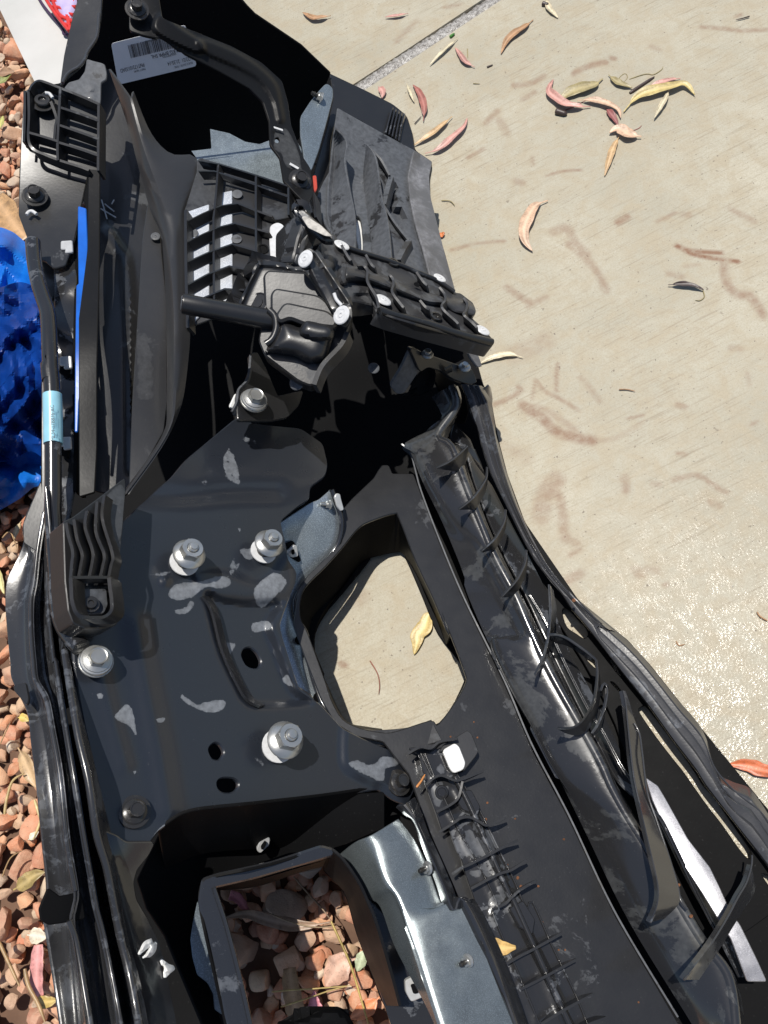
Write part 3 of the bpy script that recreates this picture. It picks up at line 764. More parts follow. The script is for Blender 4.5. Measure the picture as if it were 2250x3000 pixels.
for a in (("K2:645 88,600 130,570 148,530 185,505 235", 38, TAN, 'orange brown curled leaf with a long stem lying right of the joint', .002, .3),
          ("K2:320 168,260 225,198 282", 18, CREAM, 'thin rolled cream leaf lying just below the slab joint', .002, .3),
          ("K2:392 292,355 275,335 250,308 208", 26, PINK, 'small pinkish red leaf beside the thin cream rolled leaf', .002, .3),
          ("K2:700 -5,712 40,752 80", 26, CREAM, 'pale cream leaf cut by the top edge beside a dark bark flake', .002, .3),
          ("K2:170 525,175 470,155 410,125 368", 36, RED, 'dark red speckled leaf standing alone beside the bumper end', .002, .3),
          ("K2:98 362,112 400,130 442", 14, CREAM, 'short pale green white leaf touching the dark red leaf', .002, .3),
          ("K2:295 505,255 545,200 590,130 628", 32, ORG, 'yellow orange narrow leaf running up from the bumper corner', .002, .3),
          ("K2:178 665,240 650,300 600,345 555,360 512", 36, PINK, 'long wet pink leaf with a dark tip below the yellow orange leaf', .002, .35),
          ("K2:892 463,800 467,745 435,712 400,732 345", 46, PINK, 'bright pink twisted leaf at the left of the leaf cluster', .003, .5),
          ("K2:945 342,905 375,850 390,800 410,748 445", 70, OLV, 'broad olive and rust leaf touching the pink twisted leaf', .003, .25),
          ("K2:1035 485,1090 430,1160 405,1240 385,1300 372,1342 412", 56, YEL, 'big mustard yellow leaf with a dark brown tip', .003, .35),
          ("K2:1280 340,1200 360,1138 380", 26, PINK, 'slim pink leaf tucked behind the big yellow leaf', .002, .3),
          ("K2:1232 390,1215 430,1168 512", 26, CREAM, 'thin white cream leaf crossing under the big yellow leaf', .006, .3),
          ("K2:835 436,900 440,960 455,1012 480,1022 512", 34, PEACH, 'peach coloured curved leaf joining the olive leaf to the lower leaves', .004, .35),
          ("K2:958 468,985 505,1012 545", 32, MAR, 'maroon folded leaf under the peach curved leaf', .002, .4),
          ("K2:1112 592,1060 588,1010 562,974 576", 62, PEACH, 'oval peach leaf with a forked stem in the lower cluster', .005, .3),
          ("K2:1018 588,990 645,972 700,953 762", 34, ORG, 'long orange pointed leaf hanging down from the oval peach leaf', .002, .3),
          ("K2:708 868,655 895,625 945,605 1000,612 1050,642 1087", 66, PEACH, 'large peach sickle leaf lying alone in the middle of the concrete', .002, .22),
          ("K2:970 325,1010 362,1072 382", 32, OLV, 'small green olive leaf beside the black bark strip', .003, .3),
          ("K2:1430 -2000,1432 -1990", 4, OLV, None, 0, 0),
          ("K1:1430 70,1360 85,1308 55", 28, TAN, 'small brown leaf beside the wet glints above the bumper end', .002, .3),
          ("K2:105 60,60 72,5 76", 16, PINK, 'slim pink leaf above the joint near the top edge', .002, .3),
          ("K4:1228 200,1320 203,1380 222", 26, DK, 'dark purple curled seed pod like leaf on the right concrete', .003, .6),
          ("K4:600 514,540 502,470 516,405 545", 36, CREAM, 'pale cream speckled leaf poking out from under the black tray', .002, .22),
          ("K8:1720 95,1640 85,1560 62,1485 60", 70, (.55, .13, .04), 'large red orange leaf at the right picture edge', .003, .3),
          ("Q:1400 1430,1345 1500,1320 1590,1262 1659,1250 1740,1225 1830", 88, (.60, .44, .16), 'torn yellow leaf with brown spots seen through the tow hook opening', .002, .2),
          ("C:735 222,770 260,778 290,768 322", 34, PINK, 'small pink leaf below the end of the slab joint', .002, .3),
          ("C:1275 1490,1290 1530", 40, (.6, .16, .03), 'tiny orange petal next to the deflector edge', .002, .3)):
    if a[3]: leaf(a[0], a[1], a[2], a[3], a[4], group=G1, curl=a[5])
G2 = 'twigs and bark on the concrete'
def twig(line, r, col, label, z=.0008, group=G2, name='twig', cat='twig'):
    p = resample(catmull(px(line)[:, :2], 6), 26); c = P(p[:, 0], p[:, 1], zf(z)(p[:, 0], p[:, 1]) if not np.isscalar(z) else np.full(26, z + r * .6))
    o = tube3(name, c, np.interp(np.linspace(0, 1, 26), [0, .1, .8, 1], [r * .7, r, r * .8, r * .35]), leafmat(col, .2), None, 8); tag(o, label, cat, group)
twig("K2:1062 402,1110 370,1168 332", .0032, DK, 'short black strip of bark beside the green olive leaf', cat='bark')
twig("K2:742 480,790 494", .006, DK, 'dark bark flake under the pink twisted leaf', cat='bark')
twig("K2:684 16,712 22", .005, DK, 'dark bark flake at the top edge beside the cream leaf', cat='bark')
twig("K2:1060 342,1130 320,1165 322,1200 300,1205 288", .0011, OLV, 'thin branched green brown twig above the bark strip')
twig("K2:1020 372,1015 340,1040 318,1052 335,1030 360", .0008, OLV, 'thin looped green tendril beside the small olive leaf')
twig("K2:1068 568,1100 555,1114 542", .0011, MAR, 'short red brown twig right of the oval peach leaf')
twig("K2:780 478,830 455,872 434", .0011, MAR, 'dark stalk laid across the pink twisted leaf')
twig("K2:248 866,285 868,306 888", .0010, OLV, 'curved olive straw beside the deflector panel')
twig("K4:1015 650,1050 650,1086 658", .0010, TAN, 'short straight tan straw in the middle of the concrete')
twig("K4:1378 222,1384 250,1365 266,1345 264", .0009, OLV, 'hooked stalk of the dark purple curled leaf')
twig("K6:1262 632,1275 650,1300 645", .0011, TAN, 'tiny brown hooked stalk on the glittering wet concrete')
twig("K6:1612 505,1625 525,1659 545", .0012, TAN, 'brown bent stalk near the right edge of the concrete')
twig("K5:1598 716,1630 770,1640 820,1636 862", .0010, (.28, .09, .05), 'reddish brown stalk seen through the tow hook opening')
twig("K2:360 210,362 250", .0009, OLV, 'tiny green stalk beside the pinkish red leaf')
twig("K2:285 160,305 145", .003, (.06, .22, .03), 'small fresh green sprig in the joint', cat='sprig')
twig("K2:1580 70,1545 80,1520 85", .0012, DK, 'dark splinter lying near the top right corner')
twig("K2:445 290,470 280", .0018, DK, 'small black bark splinter below the curled brown leaf', cat='bark')
twig("K2:385 360,415 362", .0008, OLV, 'faint green thread beside the dark red leaf')
twig("C:1050 540,1110 475", .001, DK, 'dark stem crossing the dark red leaf foot')
G3 = 'dry leaves on the gravel'
GZ = -.004
for a in (("I:340 970,335 1100,330 1300,340 1420", 62, (.60, .26, .24), 'flat pink leaf on the gravel beside the lower bumper edge', .1, (.7, 1, 1, .95, .8)),
          ("I:240 885,320 890,415 905", 70, (.72, .62, .46), 'cream leaf with a stalk just above the flat pink leaf', .2, None),
          ("I:120 495,230 430,310 370,395 340", 74, (.36, .26, .09), 'olive tan leaf on stones beside the bumper step', .25, None),
          ("H:160 860,220 960,270 1080,320 1210", 74, (.50, .33, .17), 'broad tan leaf sloping under the bumper edge on the gravel', .2, None),
          ("H:160 600,205 600,255 630", 40, (.56, .40, .10), 'small yellow leaf on the gravel by the bumper step', .2, None),
          ("I:300 1430,400 1465,510 1445", 50, (.48, .34, .10), 'mustard leaf by the pink leaf foot on the gravel', .2, None),
          ("F:-20 760,15 900,40 1010", 36, (.60, .52, .22), 'pale yellow green leaf at the left edge below the tarp', .2, None),
          ("F:185 380,150 470,125 540", 34, (.54, .42, .24), 'narrow tan leaf against the bumper below the tarp', .2, None),
          ("A:-20 740,40 700,105 640", 46, (.26, .28, .08), 'green leaf at the left edge below the dry concrete', .2, None),
          ("A:-20 640,60 640,130 630", 60, (.30, .17, .09), 'brown leaf at the left edge above the green leaf', .2, None),
          ("A:0 1130,20 1060,30 1010", 34, (.45, .42, .12), 'yellow green leaf among stones left of the ribbed bracket', .2, None),
          ("G:-30 60,60 190,150 320,235 410", 120, (.46, .27, .12), 'large smooth brown leaf beside the top of the blue tarp', .12, (.6, 1, 1, .9, .5)),
          ("I:250 60,290 30,340 -10", 34, (.75, .68, .5), 'pale forked leaf on stones near the bumper edge', .2, None),
          ("J:340 535,420 570,500 690", 46, (.5, .16, .17), 'pink leaf in the shade inside the fog lamp opening', .2, (.9, 1, .8, .4)),
          ("J:1220 770,1000 800,720 760,500 700,290 740", 60, (.30, .19, .12), 'long tan leaf in the shade at the stalk junction', .25, None),
          ("J:1070 1370,1075 1470,1085 1580", 70, (.62, .20, .24), 'bright pink leaf end in the sunlit fog lamp opening', .1, (.1, .6, 1, 1)),
          ("J:1640 1420,1540 1510,1380 1610", 74, (.62, .20, .07), 'orange red leaf in the sunlit corner of the fog lamp opening', .2, None),
          ("J:1440 1090,1330 1130,1240 1230,1170 1330", 130, (.58, .34, .24), 'broad peach leaf with brown spots in the sunlit opening', .12, None),
          ("J:860 1170,880 1350,930 1620", 84, (.34, .20, .09), 'dark tan veined leaf at the shadow line of the opening', .2, (.7, 1, 1, 1)),
          ("J:1510 1000,1480 1100,1440 1200", 60, (.38, .42, .26), 'grey green leaf against the right wall of the opening', .2, None)):
    leaf(a[0], a[1], a[2], a[3], GZ, group=G3, curl=a[4], prof=a[5])
G4 = 'dry straws on the gravel'
for a in (("J:1215 768,1290 930,1370 1110,1430 1290,1550 1700", .0016, (.50, .36, .10), 'long golden straw crossing the fog lamp opening'),
          ("J:890 380,1010 520,1130 650,1222 770", .0011, (.30, .2, .12), 'thin branch of the golden straw in the shade'),
          ("J:680 700,850 770,1040 815,1200 815,1225 790", .0010, (.34, .24, .14), 'bent stalk joining the golden straw'),
          ("J:700 1380,860 1365,1100 1350,1390 1325", .0010, (.46, .34, .12), 'fine straw running across the shadow line'),
          ("J:780 1510,1000 1440,1200 1370,1390 1322", .0010, (.46, .34, .12), 'second fine straw below the one across the shadow line'),
          ("H:40 1440,60 1300,110 1150,205 1085", .0024, (.50, .36, .16), 'bent flat straw over pale stones at the left edge'),
          ("H:300 1315,335 1430,350 1500,290 1659", .0022, (.66, .52, .24), 'pale yellow straw leaning on the bumper edge'),
          ("I:-10 940,40 1050,100 1180,170 1330", .0026, (.38, .24, .11), 'brown stick on the gravel near the lower left corner'),
          ("I:215 1180,250 1330,330 1480,390 1640", .0030, (.42, .27, .13), 'thick tan stick beside the flat pink leaf'),
          ("I:20 380,90 220,200 150", .0012, (.36, .22, .1), 'thin dark straw arching over stones beside the bumper'),
          ("F:20 520,90 470,150 620", .0014, (.40, .25, .12), 'thin stalk on the stones below the tarp corner'),
          ("H:-10 850,60 700,90 640", .0012, (.42, .26, .12), 'thin stalk on the stones above the broad tan leaf')):
    twig(a[0], a[1], a[2], a[3], .008, G4, 'straw', 'straw')
# ------------------------------------------------------------------ the bumper
ROOT = empty('bumper', (0.0, 0.05, 0.0))
tag(ROOT, 'dismantled black vehicle bumper lying face down across the concrete and the gravel', 'bumper')

# shell: the outer skin everything is fixed to
W1G = "Q:1090 930,1150 985,1300 1330,1430 1640;K6:340 740,350 800,240 985,60 1025;K5:1659 1030,1560 1015,1480 975,1435 880,1365 720,1355 640,1365 580,1400 500,1500 350,1600 275;Q:480 1440,650 1195,800 1005"
W1R = "Q:1050 600,1100 645,1250 1030,1400 1350,1530 1659;K6:250 505,345 745,350 830,240 985,60 1025;K5:1659 1030,1560 1010,1480 970,1430 890,1390 780,1345 660,1300 560,1300 440;Q:240 1300,300 1200,450 1050,590 900,740 720,870 650"
W2 = "J:220 465,540 388,1120 222,1155 330,1330 520,1440 880,1640 1420,1700 1750,520 1750,300 800"
SLIT = "G:690 120,745 150,720 700,700 1500,715 1659;K3:340 830,320 1090,323 700,326 300;G:655 1000,670 600"
S1 = "N:432 262,480 243,560 320,640 405,665 470,630 510,560 470,470 400"
S2 = "N:1104 1150,1250 1365,1400 1560,1480 1659;O:1000 0,1120 170,1260 350,1400 550,1490 645,1514 575,1350 330,1200 110,1100 0;N:1590 1659,1450 1460,1300 1260,1190 1120,1150 1086,1112 1100"
S3 = "O:1605 790,1640 770,1720 830,1830 1000,1900 1200,1760 1010"
S4 = "N:845 672,880 700,925 770,960 850,900 800,860 730"
S5 = "N:850 885,880 880,930 930,975 1000,930 970"
S6 = "N:600 612,660 640,725 690,745 775,690 740,630 670"
SW = "C:540 1340,590 1380,605 1640,570 1650,535 1480"
OUT = ("A:720 -120,680 -20,640 120,600 290,560 480,540 720,400 740,250 770,208 800,200 1230;K1:85 720,82 925;G:240 392,262 520,330 850,368 1090,366 1659;F:356 40,300 170,210 400,205 560,130 760,62 880,52 1100,95 1600;"
       "H:110 250,240 520,320 1150,375 1659;I:420 480,345 660,365 760,402 790,560 1700;K8:2600 1250;V:1690 1790,1659 1750;N:1430 1030,1200 740,1000 520,570 170;M:700 680,550 270,480 0;E:1450 1659,1410 1420,1350 1335,1290 1120,1200 900,1110 530;"
       "C:1310 1659,1230 1400,1180 1150,1175 1000,1200 870,1050 770,1035 640,980 470,860 370,600 240,320 108;K1:1425 315,1300 195,1100 60,1000 -60")
def z_shell(x, y):
    return np.maximum(ZB(x, y) * .38 - .05, .008)
sheet('shell', OUT, z_shell, PLASTIC_DARK, th=.004, holes=[W1G, W2, SLIT, S2, SW, S1, S3, S4, S5, S6], res=34, rnd=12)

# ---- far end: black inner face, its ragged edge cut to the cast shadow, bare metal below
EW = plane_w((-.6, 1.132, .1), (-.35, 1.122, .1), (-.6, 1.214, .5))
sheet('bare_metal_face', "K1:690 500,960 450,1200 500,1300 640,1300 780,1240 860,840 900,700 640", (lambda x, y: 0 * x + .085), SHELL, res=26)
sheet('end_panel', "K1:300 180,345 -40,1000 -40,1100 62,1300 197,1425 317,1405 370,1330 470,1290 600,1240 640,1190 596,1120 622,1060 612,990 575,904 556,910 642,820 652,870 720,900 1010,520 1300,430 1100,390 720,300 600,270 340", EW, PLASTIC_DARK, res=24, rnd=2)
sheet('end_flange', "A:700 -60,880 -60,870 160,850 262,830 345,752 455,690 575,560 690,528 742,532 690,560 480,600 290,640 120", -.012, PLASTIC, res=16)
tube('flange_bead', "A:862 120,850 262,832 340,760 452,740 510,690 575,590 640,545 720", -.010, .0022, LIP, n=30)
# metal tongue with its stud and the shadowed end of the shell
sheet('metal_tongue', "C:290 190,338 228,340 310,285 520,220 760,150 950,100 870,85 750,66 640,66 480,150 350,240 240", -.015, SHELL, res=14, rnd=10)
fastener('nut', "C:235 318", -.012, 16, c2w((-.75, .15, .62)), SMNUTB)
sheet('shell_corner', "C:320 108,600 242,860 372,975 468,1030 620,1050 775,760 640,600 520,385 405,360 520,320 700,310 960,230 1150,170 1010,300 560,350 320", -.052, PLASTIC, res=22)
for i in range(5):
    wall('groove_fin', "C:%d %d,%d %d,%d %d" % (858 + 26 * i, 395 + 14 * i, 830 + 26 * i, 500 + 14 * i, 800 + 28 * i, 615 + 18 * i), -.044, .006, PLASTIC_WET)
# air deflector panel at the far right
DEF = "C:385 405,770 622,1050 772,1200 868,1172 1050,1190 1200,1250 1450,1310 1659;E:1115 540,1000 470,780 350,540 250,250 160,60 10;C:330 1500,300 1330,305 1100,330 900,350 650"
sheet('air_deflector', DEF, -.032, PLASTIC_GREY, holes=[SW], res=18, rnd=3,
      relief=[("C:850 1030,885 1200,862 1275,790 1240", -.02, 8), ("C:795 1285,962 1328,920 1432", -.02, 8), ('~', "C:610 960,620 1200,660 1450,680 1700", .006, 7), ('~', "C:320 720,330 900,305 1150,305 1400", .010, 9)])
sheet('deflector_flange', "C:1050 775,1200 870,1173 1000,1188 1180,1310 1659;E:1112 532,990 460,890 370;C:1140 1659,1060 1400,1020 1200,1000 1000,1030 860", -.022, FLANGE, res=16, rnd=3,
      relief=[('~', "C:1110 800,1095 920,1090 1040", -.005, 8), ('~', "C:1050 790,1015 950,1025 1150,1100 1500,1180 1780", .004, 9)])
loft('deflector_blade', [("C:362 592,430 655,458 720,440 870,480 1100,530 1350,525 1700", .012), ("C:345 640,350 900,330 1150,330 1400,400 1700", -.026)], PLASTIC_GREY, n=40, cs=1)
loft('deflector_blade', [("C:630 720,690 790,722 900,752 1130,815 1400,842 1720", .014), ("C:604 960,612 1100,640 1300,660 1450,690 1720", -.026)], PLASTIC_GREY, n=40, cs=1)
wall('deflector_fin', "C:640 730,750 840,832 985", -.012, .02, PLASTIC_GREY, th=.003)
wall('deflector_fin', "C:845 1000,815 1100,780 1240", -.012, .02, PLASTIC_GREY, th=.008)
wall('deflector_fin', "C:780 1240,880 1400,1000 1550", -.014, .02, PLASTIC_GREY, th=.003)
wall('deflector_fin', "C:1000 1550,950 1630,905 1720", -.012, .02, PLASTIC_GREY, th=.008)
wall('deflector_fin', "C:775 1260,720 1340,670 1440", -.02, .012, PLASTIC_GREY, th=.003)
sheet('shield_tab', "C:320 950,262 1050,208 1172,238 1188,246 1350,320 1480,330 1200", -.03, PLASTIC_GREY, res=18)
sheet('red_tab', "C:174 990,196 990,204 1100,180 1135", .0, REDTAB, res=10)
sheet('painted_slot_light', "C:542 1342,572 1360,596 1500,600 1640,575 1640,545 1500", -.045, WHITE, res=12)  # white sheet paints the sunlit concrete showing through the slot

# ---- sticker on the end panel
LAB = [(-.044, "K1:480 188,800 108,848 285,512 364")]
zl = lambda x, y: EW(x, y) + .003
stk = sheet('sticker', "K1:480 188,800 108,850 285,512 366", lambda x, y: zl(x, y) + .0, STICKER, th=.0006, ch=.0001, res=30, rnd=9)
stk['label'] = 'pale printed part sticker, upside down'
def flat_text(txt, at, right, size_px, z, mat, parent, squeeze=1.0, name='lettering', lift=.0008):
    """lettering lying on a surface: 'at' is where the text starts, 'right' a point along its reading direction"""
    a, b = px(at)[0][:2], px(right)[0][:2]; u = (b - a) / np.linalg.norm(b - a); v = np.array([u[1], -u[0]])
    q = np.array([a, a + u * 10, a + v * 10]); w3 = P(q[:, 0], q[:, 1], zf(z)(q[:, 0], q[:, 1])); X = (w3[1] - w3[0]) / 10; Y = (w3[2] - w3[0]) / 10
    n = np.cross(X, Y); n /= np.linalg.norm(n)
    cu = bpy.data.curves.new(name, 'FONT'); cu.body = txt; cu.size = 1.0; cu.extrude = .0
    o = bpy.data.objects.new(name, cu); COL.objects.link(o); bpy.context.view_layer.update()
    dg = bpy.context.evaluated_depsgraph_get(); me = bpy.data.meshes.new_from_object(o.evaluated_get(dg)); COL.objects.unlink(o); bpy.data.objects.remove(o)
    co = np.array([t.co[:] for t in me.vertices]); f = [tuple(p.vertices) for p in me.polygons]
    wd = w3[0] + n * lift + (co[:, :1] * squeeze) * X * size_px + co[:, 1:2] * Y * size_px
    me2 = mk(name, wd, f, mat, parent, False); return me2
T = lambda s, at, r, sz, sq=1.0: flat_text(s, at, r, sz / K, lambda x, y: zl(x, y), INK, stk, sq)
T("PNT17210132AD", "K1:622 270", "K1:512 300", 24, .62)
T("PART NUM", "K1:628 292", "K1:580 304", 13, .8)
T("01/22/21  21:35:14", "K1:838 240", "K1:695 275", 24, .66)
T("BUILD DATE / TIME", "K1:832 266", "K1:735 291", 12, .8)
T("ALKG BMPR SHL", "K1:776 208", "K1:655 238", 23, .78)
T("DESCRIPTION", "K1:760 228", "K1:695 245", 12, .8)
T("LABEL DATE", "K1:680 163", "K1:620 178", 11, .9)
def barcode():
    a, b, c = (px("K1:" + s)[0] for s in ("552 196", "745 150", "566 252")); r = np.random.default_rng(5); v = []; f = []; t = 0.0
    while t < 1:
        w_ = r.choice([.006, .006, .012, .018])
        q = np.array([a + (b - a) * t, a + (b - a) * (t + w_), a + (b - a) * (t + w_) + (c - a), a + (b - a) * t + (c - a)])
        f.append(tuple(len(v) + k for k in range(4))); v += list(P(q[:, 0], q[:, 1], zl(q[:, 0], q[:, 1]) + .0009)); t += w_ + r.choice([.006, .009, .014])
    mk('barcode', np.array(v), f, INK, stk, False)
barcode()

# ---- curved strap bracket across the end
STRAP = "K1:560 -40,680 -40,700 78,830 132,1000 200,1130 270,1218 350,1243 440,1256 540,1310 680,1340 725,1352 840,1330 885,1280 835,1228 780,1212 680,1170 625,1166 520,1140 440,1080 380,960 312,760 208,690 165,620 150,560 130"
sheet('strap_bracket', STRAP, .012, STRAPM, res=6, rnd=8, th=.004,
      relief=[("K1:860 165,1000 215,1110 280,1190 360,1215 450,1225 520,1200 520,1180 440,1120 350,1020 290,880 225", .004, 16), ("K1:690 60,780 120,880 190,860 230,720 170,660 120", .005, 16)], holes=["K1:1187 596,1203 592,1211 605,1203 618,1188 614"],
      paint=["K1:1185 640,1215 660,1240 720,1300 740,1330 800,1300 720,1290 660,1240 560,1210 570,1190 560"])  # grey patch paints the sunlit lower end of the strap
fastener('bolt', "K1:592 38", .02, 34, c2w((.25, .1, .9)), BKBOLT)
fastener('bolt', "K1:1297 778", .016, 34, c2w((.30, .10, .9)), BKBOLT)
for ln in ("K1:1183 549,1222 562", "K1:1252 706,1290 728"): wall('paint_mark', ln, .0165, .001, WHITEMARK, th=.0035, spline=False)

# ---- ribbed corner bracket at the upper left
BRK = "A:212 790,245 783,272 735,330 695,530 762,862 905,862 1482,770 1472,520 1390,400 1342,290 1290,250 1215,200 1235"
brk = sheet('corner_bracket', BRK, .001, PLASTIC_DUSTY, res=14, rnd=6, paint=["A:560 860,850 960,850 1040,560 960", "A:550 1010,840 1110,840 1190,550 1100", "A:545 1160,840 1260,840 1330,545 1240"])
for ln, dz in (("A:522 765,510 1000,498 1240,500 1390", .014), ("A:526 765,700 832,862 905", .014), ("A:518 930,690 985,855 1048", .014), ("A:515 1085,690 1145,852 1205", .014), ("A:508 1235,690 1290,850 1348", .014),
               ("A:252 1150,380 1185,510 1228", .014), ("A:855 905,852 1200,850 1480", .014), ("A:212 790,215 1000,205 1230", .012), ("A:250 785,275 738,330 698,420 722,526 765", .014), ("A:245 790,250 1000,245 1200,285 1290,400 1345,520 1392,690 1445,770 1475", .013), ("A:470 1210,478 1100,488 1020,440 880", .010)):
    wall('rib', ln, dz, .016, PLASTIC, brk, th=.0034, spline=False if ln.count(',') < 3 else True)
sheet('bracket_tongue', "A:755 512,800 528,880 548,906 562,922 640,918 685,872 712,868 880,860 908,700 836,560 766,600 715,690 690,740 620,752 560", .012, PLASTIC_GREY, brk, res=12, relief=[('o', "A:795 795", .003, 14, 3), ('o', "A:795 795", -.003, 10, 3)])
fastener('bolt', "A:372 892", .006, 33, c2w((.2, .35, .9)), TORX)
tube('paint_mark', "A:392 808,430 815,458 850", .010, .0022, WHITEMARK, n=16, seg=8)
# left mounting plate below it
sheet('mounting_plate', "K1:106 395,94 600,82 925;G:238 392,332 582,400 600,470 665,560 640,640 420,700 120;K1:380 742,250 712,130 655,118 500", -.004, PLASTIC, res=22)
fastener('bolt', "K1:150 845", .004, 36, c2w((.25, .3, .9)), BKBOLT)
tube('paint_mark', "G:232 205,250 182,280 175,318 200", .0025, .0022, WHITEMARK, n=16, seg=8)

# ---- side trough panels between the corner and the grid
sheet('dark_trough', "K1:425 300,470 300,545 520,600 700,650 880,700 1000;K3:620 0,612 200,580 700,556 1085,480 1100,405 1085,415 700,420 0;K1:428 900,432 480", -.062, PLASTIC, res=11, relief=[('~', "K3:470 -40,520 40,552 110,560 300,566 700,575 1000", .006, 12)])
sheet('rail', "A:772 1470,862 1480;G:856 600,835 1500;K3:415 900,405 1092,345 1110;G:690 1659,690 1100,765 500", .006, STRAPM, res=24, rnd=3)
sheet('painted_tarp_reflection', "G:682 132,742 150,756 500,735 800,722 1200,716 1600;K3:338 700,332 830,326 830,328 500,333 200;G:688 800,682 400", .002, plain('tarp_reflection_blue', (.008, .12, .55), .3, .25, 30), res=14, rnd=2)  # blue strip paints the tarp's reflection on the rail side
sheet('mid_trough', "K1:640 880,690 990;K3:695 60,715 250,720 700,705 830,560 1085,576 700,606 200,618 0", -.045, PANEL, res=20, relief=[], paint=["K3:600 380,640 430,660 580,650 690,600 680,590 500"])
loft('outer_trough', [("K1:470 300,545 520,640 880,690 1000;K3:705 60,716 300,720 700,700 850,545 1075", -.03), ("K1:560 420,620 640,700 860,740 1000;K3:735 100,750 300,750 650,720 840,548 1095", -.006), ("K1:578 395,650 570,735 662,830 668,852 700,850 780,802 900,803 1000;K3:806 100,806 230,822 400,800 640,768 765,700 900,545 1110", -.012)], PANEL, n=60, cs=4)
for ln in ("K1:438 862,462 945", "K1:452 880,492 912", "K1:434 900,500 938", "K1:492 862,482 880"): wall('chalk_mark', ln, -.0585, .001, CHALK, th=.0016, spline=False)
fastener('rivet', "K1:672 1022", -.040, 14, c2w((.1, .3, .9)), RIVETD)

# ---- clip strip, slit edge and hose at the far left
cs_ = sheet('clip_strip', "G:480 0,650 0,655 380,660 1000,640 1659;K3:325 1100;F:645 60,610 240,590 380,540 380,525 0;K3:265 1106,255 800,235 500,238 300;G:470 660", -.016, PLASTIC_WET, res=20, wob=.006)
wall('slit_edge', "G:650 150,668 400,655 1000,640 1659;K3:326 830,322 1090", -.012, .02, PLASTIC_DARK, th=.004)
for c in ("G:585 475", "G:575 1480", "K3:285 880"):
    s = px(c)[0]; 
    f = lambda pts: "S:" + ",".join("%.1f %.1f" % (s[0] + a, s[1] + b) for a, b in pts)
    cl = sheet('spring_clip', f([(-18, -14), (12, -16), (14, 16), (-6, 18), (-4, 8), (-18, 8)]), -.002, CLIP, cs_, res=8, rnd=3)
    sheet('painted_clip_shadow', f([(-16, 10), (10, 16), (4, 44), (-20, 30)]), -.010, PLASTIC_DARK, cs_, res=8)  # dark sheet paints the shade below the clip
tube('hose', "G:285 440,300 620,335 800,385 960,415 1060,428 1250,440 1659;K3:208 520,222 600,228 800,230 1106;K5:228 60,236 200,246 320,250 420,258 500,275 560,305 610,350 660", .018, [.0088, .0085, .0088], PLASTIC_WET, n=90, seg=16)
hs = tube('hose_sleeve', "K3:226 672,229 780,230 885", .018, .0098, SLEEVE, n=14, seg=20)
flat_text("ML34-17B836-AC", "K3:239 874", "K3:233 690", 25 / K, .0292, INK, hs, .86, lift=.0008)
sheet('hose_bracket', "G:340 590,400 600,465 665,470 900,440 960,380 820,355 700", -.02, PLASTIC, res=14)
sheet('edge_strip', "K3:182 560,200 560,206 1106;F:440 60,420 400,400 600,330 640,210 560,205 400,300 170,356 40;K3:182 1106", -.008, PLASTIC, res=18)

# ---- trim along the left edge
loft('upper_trim', [("F:350 40,300 170,205 400,212 560,130 750,66 880,50 1080,70 1350,95 1600;H:110 260,240 530,275 800,320 1150,375 1659;I:420 480,372 600,372 700,402 790,470 1200,545 1700", -.040),
                    ("F:372 200,300 500,250 900,228 1080,230 1350,245 1600;H:262 280,340 500,400 700,450 1000,520 1659;I:560 480,590 640,575 850,620 1200,670 1700", -.038),
                    ("F:385 300,330 620,300 900,270 1080,270 1350,290 1600;H:310 280,400 440,450 700,520 1100,580 1659;I:655 500,640 640,620 780,680 1200,750 1700", .008),
                    ("F:395 400,370 700,350 900,330 1100,340 1350,360 1600;H:380 250,450 450,500 700,570 1100,640 1659;I:700 500,700 640,700 800,780 1200,860 1700", -.018),
                    ("F:400 500,398 800,400 1100,400 1300,440 1600;H:450 100,500 400,540 700,620 1150,690 1659;I:765 450,800 700,850 900,910 1300,970 1700", -.010),
                    ("F:410 520,412 820,420 1120,440 1350,470 1600;H:480 100,525 400,575 700,650 1150,735 1659;I:795 400,840 650,905 900,985 1300,1060 1700", .008),
                    ("F:440 600,440 850,450 1120,470 1350,500 1600;H:505 100,555 400,610 720,690 1150,780 1659;I:840 330,890 600,950 830,1040 1250,1115 1700", -.028),
                    ("F:500 640,510 900,520 1150,540 1400,560 1650;H:580 100,620 400,670 720,760 1150,850 1659;I:930 290,985 600,1045 900,1130 1250,1210 1700", .010),
                    ("F:560 700,570 900,590 1150,630 1400,650 1650;H:660 100,700 400,760 720,850 1130,960 1580;I:1030 250,1080 550,1150 900,1250 1250,1340 1700", -.020)], TRIM, n=110, cs=4)
for ln, dz, r in (("F:385 300,330 620,300 900,270 1080,270 1350,290 1600;H:310 280,400 440,450 700,520 1100,580 1659;I:655 500", .006, .0022), ("I:600 760,650 900,690 1100,740 1400,790 1700", .006, .0026), ("F:400 80,430 400,455 700,480 1000", .03, .0016),
                  ("F:410 820,420 1120,440 1350,470 1600;H:480 100,525 400,575 700,650 1150,735 1659;I:795 400,840 650,905 900,985 1300,1060 1700", .008, .0016), ("H:560 20,620 400,680 760,770 1150,840 1600;I:925 290,985 600,1045 900,1130 1250,1215 1700", .008, .0036), ("I:770 400,815 650,880 900,960 1300,1030 1700", .004, .0012)):
    tube('trim_bead', ln, dz, r, TRIM, n=90, seg=12)
sheet('trim_step', "I:350 660,420 490,520 560,700 525,735 740,600 765,430 790,365 750", .004, PLASTIC_DARK, res=14)
sheet('trim_tab', "H:585 515,610 520,625 575,665 580,668 630,545 675,520 620", .006, PLASTIC_DARK, res=12)
sheet('trim_end', "H:120 320,220 300,245 430,235 480,130 360", -.02, PLASTIC, res=12)
